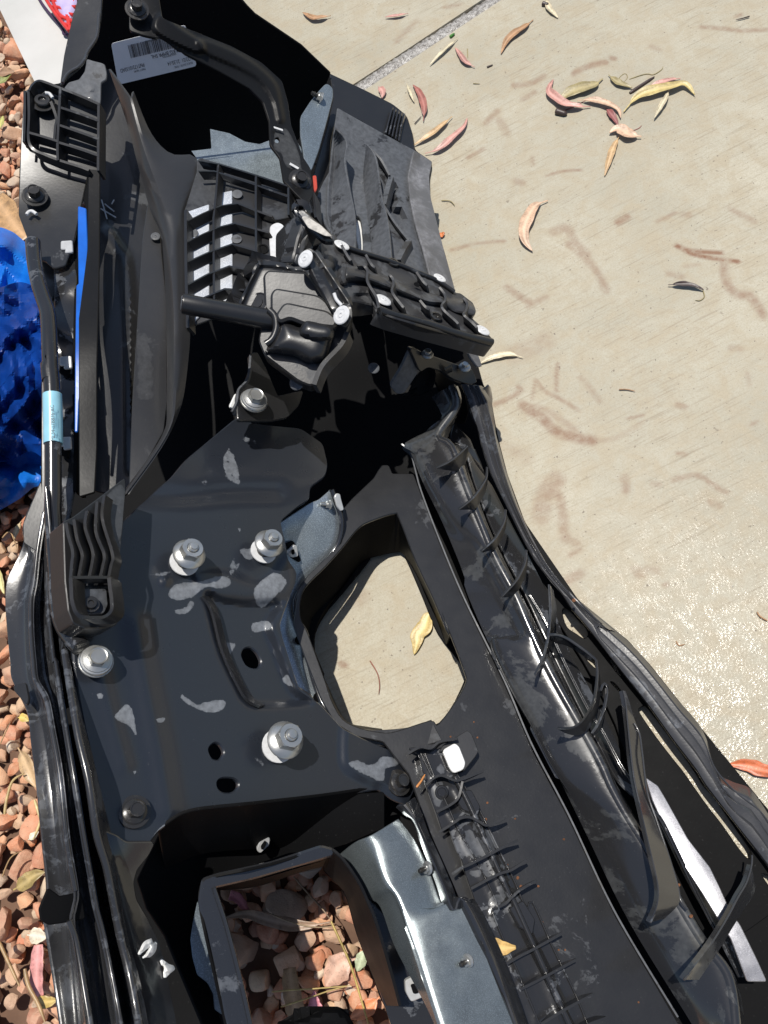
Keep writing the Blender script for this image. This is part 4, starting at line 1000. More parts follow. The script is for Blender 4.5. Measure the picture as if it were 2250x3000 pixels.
sheet('inner_flange', "I:880 -20,1010 30,1090 90,1340 88,1290 190,1185 320,1155 430,1180 580,1280 750,1365 920,1430 1130,1480 1400,1545 1720,1200 1720,1050 900,940 300", -.008, STEEL_GLOSS, res=22, rnd=10, relief=[('~', "I:920 280,990 600,1060 930,1140 1270,1215 1700", .008, 16)])
sheet('push_clip', "I:1215 1010,1250 945,1310 920,1330 950,1362 960,1350 1030,1300 1080,1255 1070,1290 1000,1225 1045", .010, WHITE, res=8, spline=True, puff=(.006, 12), th=.002)
sheet('push_clip', "I:1405 1095,1470 1140,1510 1150,1522 1185,1440 1250", -.004, WHITE, res=8, puff=(.004, 10), th=.002)

# ---- main steel plate
ZP = rbf(np.array([[240, 1950, .430], [840, 2150, .250], [800, 1450, .240]]))
PLATE = ("K3:1025 775,1100 800,1300 820;Q:430 0,472 175,452 275,320 370,310 480;S:875 1480,820 1526,834 1586,836 1606,842 1638,870 1678,864 1712,837 1773,818 1830,824 1860,846 1930,875 2022,939 2066,1003 2136,1071 2170,1153 2204,1200 2258,1217 2305,1193 2357,1153 2345,1108 2312,930 2334,746 2357,563 2377,495 2410,461 2434,434 2471,359 2470,322 2437,"
         "287 2281,253 2136,233 2035,219 1934,214 1835,209 1737,250 1650,330 1560,405 1488,503 1400;K3:800 960")
PATCH = [("K5:725 430,760 385,850 375,960 350,1000 380,960 405,890 400,850 430,820 445,760 455", .8), ("K5:1100 400,1170 340,1210 340,1240 380,1190 440,1130 490,1100 450", .8), ("K5:1090 555,1160 545,1170 580,1095 595", .8), ("K5:960 640,1020 640,1000 690,970 680", .6),
         ("K5:1220 790,1245 780,1265 830,1225 810", .8), ("K5:785 860,850 905,880 895,970 885,960 930,890 940,790 890", .8), ("K5:510 935,545 905,575 935,590 1050,560 1000,495 965", .85), ("K5:420 860,440 855,445 875,425 880", 1.0), ("K5:675 965,715 960,705 985,680 985", .7),
         ("K5:325 600,390 578,400 590,345 622", .6), ("K5:620 335,700 330,770 318,700 355", .5), ("K5:740 500,800 480,825 450,845 470,800 520", .6), ("K7:650 390,690 330,740 300,830 256,835 275,740 335,700 372", .8), ("L:0 400,60 340,190 370,190 420,60 460,40 510,-60 520,-90 430", .8),
         ("K7:575 88,588 85,590 98,578 100", 1.0), ("K5:1030 240,1080 225,1120 260,1070 285,1050 270", .6), ("K5:470 655,530 690,520 700,480 680", .5), ("K7:1500 60,1560 40,1620 90,1659 60,1659 130,1610 120", .7), ("K3:990 900,1020 950,1040 1060,980 1040,960 960", .55),
         ("K3:850 1030,880 1025,905 1050,880 1100,855 1090", .4), ("K7:1085 30,1110 10,1150 60,1145 80", .4), ("K5:1000 270,1040 300,1010 345,985 350", .5), ("K5:1028 142,1042 148,1036 160", .9), ("K5:745 250,770 290,800 318,765 300,745 270", .9), ("K3:1040 880,1060 850,1150 890", .45), ("K3:1060 850,1072 850,1068 875,1058 872", .8)]
ZPM = lambda x, y: ZP(x, y) - .035 * sstep((1520 - y - .10 * (np.asarray(x) - 600)) / 260)
plate = sheet('steel_plate', PLATE, ZPM, STEEL, th=.005, res=8, rnd=12, ch=.0014, paint=PATCH,
      holes=["K5:1040 690,1055 660,1085 655,1115 680,1132 720,1120 750,1090 752,1060 735", "K7:898 -10,925 -40,955 -30,972 8,950 42,915 35", "K7:936 130,960 112,1010 114,1034 135,1030 165,1000 185,960 182,938 160"],
      relief=[("K5:900 430,960 455,1090 470,1205 470,1160 560,1190 650,1265 840,1335 895,1120 910,1060 880,1030 830,960 680,920 540", -.012, 30), ("K7:1480 0,1500 80,1600 140,1659 160,1760 250,1700 0,1600 -120,1500 -140", .006, 30),
              ("K5:840 360,900 330,1000 340,1100 380,1180 340,1250 250,1250 430,900 425", .004, 30), ('~', "K3:600 1106,800 1110,1000 1090,1200 1090", -.006, 26), ('~', "K5:590 560,630 800,690 1106;K7:700 60,730 250", .0035, 34), ('~', "K5:420 700,480 950;K7:540 60", .002, 26), ('o', "K5:715 370", .003, 14, 14)])
# turned-down edge of the plate and the lower shadowed web
_fl = "K7:1640 158,1400 195,1100 231,830 262,730 312,690 345"
loft('plate_flange', [(_fl, ZP(*px(_fl).T) - .003), ("K7:1640 340,1450 395,1150 420,900 440,780 480,720 520", ZP(*px(_fl).T) - .10)], PLASTIC_DARK, n=40, cs=1)
wall('plate_edge_lip', "K5:870 440,912 500,960 680,1030 832,1070 890,1120 916", lambda x, y: ZP(x, y) + .003, .012, STEEL_GLOSS, d=c2w((.3, -.1, -.9)), th=.003)
fastener('nut', "K5:796 292", lambda x, y: ZP(x, y) + .004, 47, N_PLATE, FLNUT)
fastener('nut', "K5:1138 244", lambda x, y: ZP(x, y) + .004, 43, N_PLATE, FLNUT)
fastener('nut', "K5:1200 1085", lambda x, y: ZP(x, y) + .004, 54, N_PLATE, FLNUT)
fastener('bolt', "H:822 130", lambda x, y: ZP(x, y) + .004, 47, N_PLATE, FLBOLT)
fastener('bolt', "H:1170 1415", lambda x, y: ZP(x, y) + .003, 47, N_PLATE, BKBOLT)
fastener('bolt', "L:205 570", lambda x, y: ZP(x, y) + .010, 38, N_PLATE, BKBOLT)

# ---- ribbed foot clamping the grille on the plate
zf_ = lambda d: (lambda x, y: ZP(x, y) + d)
foot = sheet('ribbed_foot', "F:556 385,640 345,860 180,1082 8,1086 100,1062 400,1040 620,990 770,960 900,1000 960,1012 1050,1040 1080,1048 1200,1000 1275,900 1298,740 1298,640 1255,600 1150,572 900", zf_(.040), PLASTIC, res=11, th=.030, holes=[], paint=["F:930 160,1070 60,1080 380,1000 640,960 560,900 380"])
sheet('foot_pocket', "F:668 975,690 968,920 970,932 1100,900 1170,700 1180,672 1120", zf_(.0435), PLASTIC_GREY, foot, th=.002, res=12)
for ln in ("F:572 388,592 500,630 640,622 740,612 865", "F:640 360,668 530,712 660,702 750,680 862", "F:752 285,738 430,802 630,802 720,772 862", "F:842 205,830 460,902 660,892 760,868 862", "F:905 150,886 350,976 660,962 760,942 862"):
    wall('rib', ln, zf_(.052), .014, PLASTIC, foot, th=.003)
wall('rib', "F:615 866,780 862,962 864", zf_(.054), .016, PLASTIC, foot, th=.003)
wall('pocket_rim', "F:612 866,618 980,625 1070,660 1170,720 1208,820 1212,905 1205,965 1150,968 1060,955 960,945 866", zf_(.058), .020, PLASTIC, foot, th=.0035)
fastener('bolt', "F:785 1095", zf_(.045), 26, N_PLATE, TORX)

# ---- corner bracket with the large zinc bolt
sheet('bolt_bracket', "K3:1080 500,1112 488,1150 560,1200 680,1310 655,1290 720,1240 770,1170 782,1030 782,1022 690,1030 655,1062 622,1085 560", zf_(.016), PLASTIC, res=13, rnd=8, th=.005)
fastener('bolt', "K3:1092 712", zf_(.020), 38, c2w((.35, .45, .8)), FLBOLT)
sheet('white_tab', "K3:995 722,1020 668,1036 672,1016 730", zf_(.012), WHITE, res=10)
wall('bracket_edge', "K3:1082 500,1070 600,1030 650,1022 700,1000 745", zf_(.018), .012, PLASTIC_GREY, th=.003)
# ---- ribbed grid bracket
GZ0 = .002
grid = sheet('grid_bracket', "B:236 205,268 188,750 335,1180 482,1222 545,1222 660,1120 680,900 720,870 780,860 1100,740 1120,560 1500,140 1659,128 640,235 300", GZ0 - .007, PLASTIC_DUSTY, res=16, rnd=5)
sheet('painted_lit_floor', "B:146 655,330 590,330 1470,146 1659", GZ0 - .0045, SILVER, grid, res=18, rnd=2, th=.002)
sheet('painted_lit_floor', "B:398 500,530 470,530 1440,398 1470", GZ0 - .0045, SILVER, grid, res=18, rnd=2, th=.002)
_gd = c2w((.35, -.45, -.82))
for ln in ("B:410 240,408 430,370 560,372 1000,376 1420", "B:738 335,738 700,742 1070", "B:1020 440,1022 680"):
    wall('rib', ln, GZ0 + .008, .014, PLASTIC, grid, th=.0030, spline=False, d=_gd)
for ln in ("B:236 205,268 190,750 337,1180 484,1216 530,1222 660", "B:238 300,262 258,410 310,720 412,1022 522", "B:140 735,370 622,540 562,738 642,880 692", "B:138 918,370 800,540 746,740 802,852 832", "B:138 1090,370 985,540 930,740 990", "B:140 1290,372 1166,540 1114,705 1162", "B:150 1480,372 1350,540 1300,640 1330"):
    wall('rib', ln, GZ0 + .008, .014, PLASTIC, grid, th=.0030, spline=False, d=_gd)
wall('rib', "B:128 635,130 1000,136 1330,150 1659", GZ0 + .008, .014, PLASTIC, grid, th=.004, d=_gd)
wall('rib', "B:1235 480,1250 600,1256 700", GZ0 + .010, .02, PLASTIC, grid, th=.003, d=_gd)
for c in ("B:578 500", "B:195 838", "B:572 890", "B:590 1370"): fastener('ejector_mark', c, GZ0 - .004, 15, c2w((.1, .3, .9)), [('ejector_mark', 'ejector_disc', [(1, 0), (1, .06), (.9, .08)], (), PLASTIC_GREY)], grid)
sheet('pale_oval', "B:868 770,930 744,985 772,930 850,915 1060,872 1056,862 900", GZ0 - .003, RIVET, grid, res=12, rnd=10)
fastener('grommet', "B:800 978", GZ0 - .004, 14, c2w((.1, .3, .9)), [('grommet', 'grommet_ring', [(1.2, 0), (1.2, .2), (.9, .2), (.8, .02)], (), PLASTIC_DARK)], grid)

# ---- actuator housing and its rod
HZ = rbf(np.array([[*px("D:200 700")[0], .365], [*px("D:1000 850")[0], .335], [*px("D:700 1350")[0], .325]]))
hz = lambda d: (lambda x, y: HZ(x, y) + d)
housing = sheet('actuator_housing', "D:110 740,200 560,300 368,335 356,660 412,740 402,960 680,1062 735,1090 850,1060 960,985 1085,800 1395,742 1442,640 1400,350 1180,300 1060,330 900,230 790", hz(.0), PLASTIC, res=5, rnd=10, th=.03, ch=.002,
      relief=[('~', "D:300 372,200 580,130 745", .004, 8), ('~', "D:310 400,460 410,690 455", .003, 7)],
      paint=[("D:410 470,560 490,690 520,770 620,560 610,430 600", .35)])
for st, dz in (("D:347 500,374 464,690 484,708 500,800 620,835 680,930 800,955 880,945 930,700 905,560 850,470 890,440 850,405 800,360 780", .007), ("D:412 660,440 620,620 650,800 680,870 735,945 830,955 885,935 925,700 900,560 845,470 880,445 840,412 790", .014), ("D:457 835,522 742,700 780,880 815,955 880,940 925,700 900,560 845,475 878", .021)):
    sheet('housing_step', st, hz(dz), PANEL, housing, res=10, rnd=12, th=.009, ch=.003)
sheet('housing_belly', "D:430 1010,470 870,520 866,640 930,960 935,950 1010,870 1240,720 1262,600 1190,350 1158,365 1110", hz(.004), PLASTIC, housing, res=9, rnd=20, th=.02, puff=(.016, 46), ch=.002)
sheet('belly_bump', "D:640 965,690 878,940 930,945 1050,800 1070,645 1015", hz(.020), PLASTIC, housing, res=8, rnd=22, th=.012, puff=(.008, 26), ch=.002)
fastener('pivot', "D:285 735", hz(.002), 36, c2w((-.3, .25, .9)), [('pivot', 'pivot_disc', [(.95, 0), (.95, .05), (.85, .07), (.80, .02), (.45, .02), (.42, .1), (.2, .1)], (), PLASTIC)], housing)
tube('collar', "D:380 795,432 850,445 950,410 1045,352 1090", hz(.012), .0045, PLASTIC, housing, n=24)
rp = P(*px("B:98 1450")[0], .405), P(*px("B:915 1600")[0], .350)
rod = tube3('rod', [rp[0] + (rp[1] - rp[0]) * t for t in (0, .004, .02, .3, .6, 1)], [.0100, .0114, .0119, .0119, .0121, .0126], PLASTIC, ROOT, 20)
_d = (rp[0] - rp[1]); _d /= np.linalg.norm(_d)
_o = link('rod_cap', lathe_mesh('rod_cap', [(1, 0), (.9, .12), (.25, .12), (.2, .02)], (), PLASTIC_GREY), rod, rp[0] + _d * .0003); _o.rotation_euler = Vector(_d).to_track_quat('Z', 'Y').to_euler(); _o.scale = (.0095,) * 3
sheet('diagonal_strap', "D:648 345,690 275,735 258,775 290,930 520,1092 765,1102 850,1045 942,975 905,950 840,740 410,690 430,650 400", hz(.026), PLASTIC, res=10, rnd=10, th=.007, relief=[('~', "D:770 330,1040 740", -.004, 7), ('~', "D:740 410,960 800", .003, 5)])
NS = c2w((-.55, .15, .82))
fastener('rivet', "D:697 352", hz(.030), 27, NS, RIVETP)
fastener('rivet', "D:1010 840", hz(.030), 29, NS, RIVETP)
tube('paint_mark', "D:945 650,965 705,1010 755", hz(.029), .0022, WHITEMARK, n=14, seg=8)
wall('lower_arm', "D:1058 985,1000 1100,840 1275,770 1440", hz(.012), .02, PLASTIC_DUSTY, th=.006)
fastener('rivet', "D:625 1418", hz(-.02), 26, c2w((-.45, .1, .88)), RIVETD)
fastener('rivet', "D:1288 1300", .0, 17, c2w((.1, .2, .95)), RIVETD)
BX = rbf(np.array([[*px("B:915 850")[0], .345], [*px("B:1160 720")[0], .385], [*px("B:1062 1088")[0], .372]]))
BF = rbf(np.array([[*px("B:1160 720")[0], .386], [*px("B:1062 1088")[0], .373], [*px("B:1335 890")[0], .350]]))
sheet('box_side', "B:912 852,1010 750,1112 655,1160 712,1152 780,1112 880,1062 1092,912 1062", BX, PLASTIC_WET, res=9, rnd=10, th=.02, ch=.002, paint=["B:1010 760,1110 680,1140 730,1100 840,1040 830,1000 850", "B:1100 870,1130 800,1180 830,1150 960,1100 950"])
sheet('box_front', "B:1160 712,1225 790,1335 885,1330 905,1205 965,1128 1105,1062 1092,1112 880,1152 780", BF, PLASTIC_DUSTY, res=9, rnd=10, th=.02, ch=.002, relief=[('~', "B:1210 800,1180 900,1130 1020", .004, 8)], paint=["B:1170 830,1230 820,1290 880,1190 940,1140 1060,1110 1040"])
sheet('box_lid', "B:1105 650,1150 640,1200 690,1400 862,1405 890,1335 890,1225 795,1150 705", hz(.018), PLASTIC_WET, res=9, rnd=8, th=.012, ch=.002)
sheet('scuffed_label', "B:1136 698,1172 690,1300 768,1402 866,1340 860,1195 790", hz(.022), SCUFF, res=10, th=.001, ch=.0002)
sheet('loop_eye', "B:1070 640,1100 600,1150 608,1172 650,1140 680,1090 670", hz(.014), PLASTIC_WET, res=8, th=.008, relief=[('o', "B:1132 632", -.01, 7, 4)])

# ---- long slotted tray (shutter arm)
TZ = rbf(np.array([[*px("E:150 300")[0], .325], [*px("E:1350 850")[0], .200], [*px("E:950 400")[0], .215]]))
tz = lambda d: (lambda x, y: TZ(x, y) + d)
TRAY = "E:-60 100,20 20,60 18,110 105,250 158,530 243,780 343,960 420,1110 527,1152 530,1262 615,1284 690,1250 745,1345 830,1440 940,1425 985,1320 958,880 835,560 740,440 695,395 625,180 580,60 440,-40 330"
tray = sheet('slotted_tray', TRAY, tz(0), TRAYM, res=9, rnd=6, th=.020, ch=.0015,
      relief=[('~', "E:120 110,530 250,780 350,950 430", .004, 6), ("E:230 560,330 530,400 640,300 610", -.010, 14)],
      paint=[("E:580 600,680 640,860 700,800 640,700 600", .4), ("E:450 200,600 280,700 340,560 300", .5), ("E:90 440,200 420,290 500,200 570,130 520", .7), ("E:40 200,80 190,90 230,60 240", .6)])
def tl(line, d): q = px(line); return (line, tz(d)(q[:, 0], q[:, 1]))
loft('tray_ridge', [tl("E:180 245,350 312,540 382,700 450,880 505,1030 540,1190 578,1268 632", .001), tl("E:172 290,348 345,540 415,700 482,875 540,1020 568,1188 612,1280 660", .017), tl("E:170 345,346 392,535 462,698 530,870 598,1010 612,1184 655,1282 690", .021), tl("E:168 400,345 430,525 500,692 570,862 640,1000 645,1100 690,1182 706,1262 722", .014), tl("E:168 440,345 452,520 522,690 592,860 662,1000 664,1092 704,1180 722,1246 742", .000)], TRAYM, tray, n=50, cs=3)
sheet('tray_block', "E:-40 200,40 185,90 230,60 330,-60 380", tz(.004), TRAYM, tray, res=7, rnd=14, th=.014, puff=(.010, 22), ch=.002)
sheet('tray_block', "E:90 300,160 250,215 255,300 310,330 400,300 440,200 420,150 470,90 440", tz(.003), TRAYM, tray, res=8, rnd=14, th=.014, puff=(.012, 30), ch=.002)
for ln in ("E:258 290,310 290,345 340,345 430,420 560,440 655", "E:528 365,560 395,572 450,560 520,640 632,662 655", "E:968 478,1010 530,1022 585,992 655,1110 770,1132 795", "E:1180 570,1210 622,1200 680,1180 715,1250 780,1295 826", "E:120 110,170 200,200 245", "E:330 195,380 280,410 305", "E:770 345,830 430,862 460", "E:800 590,850 650,880 670"):
    wall('rib', ln, tz(.024), .022, TRAYM, tray, th=.0030)
tube('lip_bar', "E:440 670,560 715,880 800,1130 880,1340 935,1425 955", tz(.006), .005, PLASTIC, tray, n=30)
tube('lip_bar', "E:110 108,250 162,530 248,780 348,960 426,1100 520", tz(.006), .0032, PLASTIC, tray, n=30)
loft('tray_skirt', [("E:395 640,440 705,560 752,880 845,1130 915,1330 968", tz(-.004)(*px("E:395 640,440 705,560 752,880 845,1130 915,1330 968").T)), ("E:400 690,440 735,560 800,880 930,1120 1010,1310 1045", tz(-.05)(*px("E:400 690,440 735,560 800,880 930,1120 1010,1310 1045").T))], PLASTIC, tray, n=30, cs=1)
for i, (c, r) in enumerate((("E:122 115", 24), ("E:972 400", 20), ("E:480 592", 26), ("E:1345 855", 23))): fastener('rivet', c, tz(.009), r, c2w((.42, .66, .62)), RIVETP)
for c in ("E:938 738", "E:565 268"): fastener('bush', c, tz(.003), 15, c2w((.35, .6, .72)), [('bush', 'bush_ring', [(1.2, 0), (1.2, .35), (.85, .4), (.75, .05)], (), BOLT_BLACK)], tray)
for c in ("E:775 455", "E:165 400"): fastener('dimple', c, tz(.013), 8, c2w((.2, .5, .8)), [('dimple', 'dimple_ring', [(1.2, 0), (1, .2), (.7, .1)], (), PLASTIC_DARK)], tray)
sheet('tray_foot', "E:1205 1000,1240 1010,1300 1050,1340 1160,1300 1170,1240 1090", -.03, FLANGE, res=12)

# ---- small arm bracket with two zinc bolts and the dark hollow under it
sheet('arm_bracket', "E:718 1012,772 1018,832 1058,905 1078,1135 1158,1252 1188,1295 1300,1250 1318,1190 1308,1085 1268,1000 1205,870 1168,810 1210,790 1180", .012, PLASTIC, res=10, rnd=8, th=.008)
sheet('arm_wing', "E:720 1012,800 1190,740 1280,660 1398,600 1402,545 1332,640 1180", .004, PLASTIC_GREY, res=12, rnd=10, th=.004)
fastener('bolt', "E:862 1075", .018, 17, c2w((.1, .55, .8)), FLBOLT)
fastener('bolt', "E:1185 1188", .018, 17, c2w((.1, .55, .8)), FLBOLT)
wall('locating_pin', "E:1040 1165,1048 1185", .022, .012, PLASTIC, th=.01, spline=False)
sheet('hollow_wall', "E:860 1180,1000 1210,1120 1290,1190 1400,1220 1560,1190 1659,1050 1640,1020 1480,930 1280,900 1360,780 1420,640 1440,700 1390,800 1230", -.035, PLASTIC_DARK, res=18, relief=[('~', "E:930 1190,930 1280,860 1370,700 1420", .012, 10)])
loft('hollow_rim', [("E:1120 1310,1180 1360,1210 1450,1235 1560,1290 1700", -.006), ("E:1250 1330,1280 1400,1310 1500,1330 1600,1360 1700", .006), ("E:1350 1345,1400 1400,1425 1500,1440 1600,1455 1700", -.02)], LIP, n=24, cs=4)
loft('edge_leaf', [("E:1345 1440,1350 1380,1400 1335", .010), ("E:1350 1560,1390 1440,1408 1340", .004), ("E:1370 1690,1430 1480,1415 1345", -.012)], LIP, n=12, cs=3)
# ---- flat beam round the tow hook opening
ZBM = rbf(np.array([[1230, 2000, .118], [1500, 2000, .078], [1960, 2950, .074]]))
zb = lambda d: (lambda x, y: ZBM(x, y) + d)
BEAM = ("Q:640 800,620 560,700 470,880 300,945 188,1000 188,1032 262,1215 264,1275 420,1430 830,1659 1370;K6:520 820,640 1106;K8:800 300,1000 720,1270 1180,1330 1290;K8:640 1290,420 850,200 350,120 130,-40 60;K6:120 1060,245 1040;Q:1200 2400;K6:-10 1040,-5 1030")
W1B = "Q:1050 600,1100 645,1250 1030,1400 1350,1530 1659;K6:250 505,345 745,350 830,240 990,200 978,60 1022;K5:1659 1030,1560 1012,1480 972,1430 890,1400 800;Q:300 1659,230 1500,240 1320,300 1210,450 1060,590 905,740 725,870 655"
sheet('flat_beam', "Q:600 860,620 560,700 470,880 300,945 188,1000 188,1032 262,1215 264,1275 420,1430 830,1659 1370;K6:520 820,640 1106;K8:800 300,1000 720,1270 1180,1340 1310;K8:660 1310,420 850,200 350,110 100,0 -40;K5:1640 1060,1540 1040,1450 985,1390 880,1320 700,1270 560,1290 430;Q:300 1150,450 1010", zb(0), PLASTIC, th=.004, res=20, holes=[W1B], ch=.0012,
      paint=[("Q:760 440,830 430,880 440,800 500,760 600,700 670,650 600,640 540", .35), ("Q:1210 540,1270 450,1310 600,1380 740,1330 740,1250 640", .5), ("K6:330 900,350 870,370 880,350 950,325 940", .5), ("K6:120 40,160 30,190 110,160 120,130 90", .4)])
wall('beam_edge', "Q:1115 0,1190 70,1240 250,1285 410,1440 820,1659 1340;K6:520 800,640 1080;K8:800 280,1000 700,1270 1150", zb(.003), .02, PLASTIC_GREY, th=.002)
loft('opening_wall', [("Q:1530 1659,1400 1350,1250 1030,1100 645,1050 600,870 652,740 722,590 902,450 1055,300 1205,235 1320;K5:1290 450,1300 560,1345 660,1390 780,1430 890,1480 970,1560 1010,1659 1030", [.085, .088, .09, .092, .095, .095, .09, .085, .08, .08, .08, .085, .09, .095, .10, .105]),
                      ("Q:1500 1740,1370 1400,1220 1090,1130 960,1080 938,940 970,800 1006,720 1090,650 1190,560 1330,430 1520;K5:1380 560,1360 620,1370 720,1420 830,1450 900,1500 980,1580 1000,1650 1010", [.012] * 16)], PLASTIC_DARK, n=70, cs=1, th=.003)
loft('window_sill', [("K5:1400 880,1460 970,1560 1012,1650 1016;L:300 92,480 28", [.118, .12, .12, .118, .118, .118]), ("K5:1420 960,1490 1030,1570 1070,1659 1080;L:380 250,570 200", [.125, .13, .13, .125, .125, .125])], PLASTIC_DUSTY, n=30, cs=1)
# metal side face with studs
ZM = rbf(np.array([[*px('Q:330 520')[0], .178], [*px('Q:560 600')[0], .145], [*px('Q:240 1250')[0], .14], [*px('K5:1300 800')[0], .155], [*px('Q:60 700')[0], .205], [*px('Q:520 1000')[0], .122], [*px('K5:1480 980')[0], .135]]))
zm = lambda d: (lambda x, y: ZM(x, y) + d)
METF = metal('painted_glare_metal', (.30, .34, .37), .36, .55, .9, 0)  # lighter copy of the shell metal, with the glare put into its colour
sheet('metal_side_face', "Q:330 514,400 490,480 420,508 400,545 500,592 655,582 800,530 925,400 1085,280 1205,210 1335,195 1430,225 1540,300 1680;K5:1340 760,1385 915,1290 850,1200 600,1170 520;Q:40 1640,60 1500,150 1250,100 1000,70 850,20 760,60 690", zm(-.006), METF, res=15, rnd=6, puff=(.004, 60))
tube('window_bead', "Q:508 400,548 510,594 655,584 800,532 925,390 1092,270 1215,200 1340,192 1440,225 1545,290 1670;K5:1335 720,1375 860,1420 940,1480 990,1560 1022,1659 1030", zm(.002), .0036, STEEL_GLOSS, n=70)
fastener('nut', "Q:495 530", zm(.002), 15, c2w((-.85, .1, .5)), SMNUT)
sheet('edge_clip', "Q:540 460,555 435,580 440,585 470,612 570,590 580,560 540", zm(.008), CLIP, res=7, th=.003)
sheet('cage_pocket', "Q:122 870,180 848,242 1015,225 1025,160 985", zm(.002), PLASTIC_DARK, res=9)
cg = sheet('cage_nut', "Q:135 940,185 885,205 890,218 975,160 985", zm(.007), CLIP, res=8, th=.004)
sheet('cage_nut_slot', "Q:160 925,185 915,190 955,168 965", zm(.0115), PLASTIC_DARK, cg, res=6, th=.001, ch=.0002)
for c in ("K5:1293 625", "K5:1370 875"): fastener('hole_ring', c, zm(.001), 13, c2w((.6, .1, .75)), [('hole_ring', 'ring', [(1.1, 0), (1.1, .1), (.9, .15), (.75, .02)], (), PLASTIC_DARK)])

# ---- ribbed rail
ZR = rbf(np.array([[*px("L:480 400")[0], .165], [*px("L:1200 1600")[0], .150], [*px("L:760 500")[0], .142], [*px("K8:560 1000")[0], .150]]))
zr = lambda d: (lambda x, y: ZBM(x, y) + .016 + d)
rail = sheet('ribbed_rail', "L:290 275,400 262,540 285,600 262,720 520,900 800,1060 1130,1190 1390,1310 1659;K8:640 650,730 850,840 1080,920 1300;K8:660 1300,600 1100,540 960,420 720;L:760 1290,680 1080,640 950,580 980,530 830,440 590,380 320", zr(0), PLASTIC_WET, res=13, rnd=4, relief=[('~', "L:690 520,830 800,990 1160,1160 1540;K8:560 650,700 960,810 1200", .012, 9), ('~', "L:430 320,520 540,640 800,720 980,900 1290,1060 1640;K8:470 700,580 960,680 1200", .003, 4)],
      holes=["L:655 1140,640 1160,565 1150,650 1340,760 1300,720 1180", "K8:430 790,455 770,500 920,490 945", "L:330 540,400 470,440 540,360 610"], paint=[("L:780 980,860 1010,900 1180,830 1240,770 1120", .8), ("L:480 600,560 560,640 620,600 720,520 800", .7), ("L:800 1340,900 1310,930 1380,860 1420", .6), ("L:540 400,590 430,600 500,530 480", .7)])
for ln in ("L:280 322,340 285,400 262,480 272,560 215,712 188", "L:440 590,510 528,580 510,690 552,760 540,860 500,935 470", "L:530 825,640 770,720 700,755 560", "L:555 1000,680 920,740 880,820 872,900 910,960 942,1040 920,1130 872", "L:660 1370,740 1315,820 1280,1000 1190,1110 1130,1235 1075", "L:830 1492,1060 1370,1180 1330,1312 1243", "L:1070 1650,1130 1620,1190 1560,1260 1500,1396 1424",
           "K8:530 920,590 885,650 855,770 788", "K8:590 1030,650 1000,710 968,830 903", "K8:680 1180,780 1118,905 1052", "K8:790 1240,880 1185,960 1155"):
    wall('rib', ln, zr(.020), .020, PLASTIC, rail, th=.0026, taper=[.25, 1, 1.1, 1, .9, .2])
sheet('painted_bright_hole', "L:590 292,690 235,722 262,776 400,760 452,680 482,650 440", zr(.010), WHITE, res=9, rnd=8, th=.004)  # white sheet paints the bright light showing at this hole
sheet('frame_tab', "L:560 300,590 250,800 120,832 152,890 300,862 345,762 470,780 400,720 250,690 225,585 290", zr(.006), PLASTIC_DUSTY, res=10, rnd=6, th=.012)
sheet('rail_clip', "L:720 740,780 640,830 640,905 780,880 850,830 830,760 800", zr(.010), PLASTIC_WET, res=10, th=.008)
sheet('rail_clip', "K8:545 680,600 650,650 730,640 790,590 760", zr(.012), PLASTIC_WET, res=10, th=.008)
fastener('boss', "L:575 655", zr(.004), 17, c2w((.1, .2, .95)), [('boss', 'boss_ring', [(1.2, 0), (1.1, .15), (.8, .18), (.7, .04), (.3, .04)], (), PLASTIC_WET)], rail)
for ln, dz, r in (("L:690 520,830 800,990 1160,1160 1540;K8:560 650,700 960,810 1200", .010, .0034), ("L:430 320,520 540,640 800,720 980,900 1290,1060 1640;K8:470 700,580 960,680 1200", .002, .0012), ("L:600 270,720 520,900 800,1060 1130,1190 1390,1310 1659;K8:640 650,730 850,840 1080,920 1300", .001, .0012), ("L:390 310,480 500,560 640", .001, .0012)):
    p_ = px(ln)[:, :2]; zz_ = zr(dz)(p_[:, 0], p_[:, 1]); tube('rail_bead', ln, list(np.linspace(zz_[0] - .006, zz_[-1] + .006, 8)) if False else zr(dz), r, PLASTIC_WET, rail, n=60, seg=10)
# glossy edge bar beside it
loft('edge_bar', [("L:180 790,260 860,320 920,430 1200,520 1440,610 1690;K8:300 640,420 900,545 1230", zr(.035)(*px("L:180 790,260 860,320 920,430 1200,520 1440,610 1690;K8:300 640,420 900,545 1230").T)),
                  ("L:260 760,320 840,370 950,490 1220,590 1450,690 1690;K8:345 640,470 900,590 1230", zr(.048)(*px("L:260 760,320 840,370 950,490 1220,590 1450,690 1690;K8:345 640,470 900,590 1230").T)),
                  ("L:345 700,400 830,450 980,560 1220,660 1450,760 1690;K8:390 640,520 900,640 1230", zr(.030)(*px("L:345 700,400 830,450 980,560 1220,660 1450,760 1690;K8:390 640,520 900,640 1230").T))], STEEL_GLOSS, n=50, cs=5, th=.004)
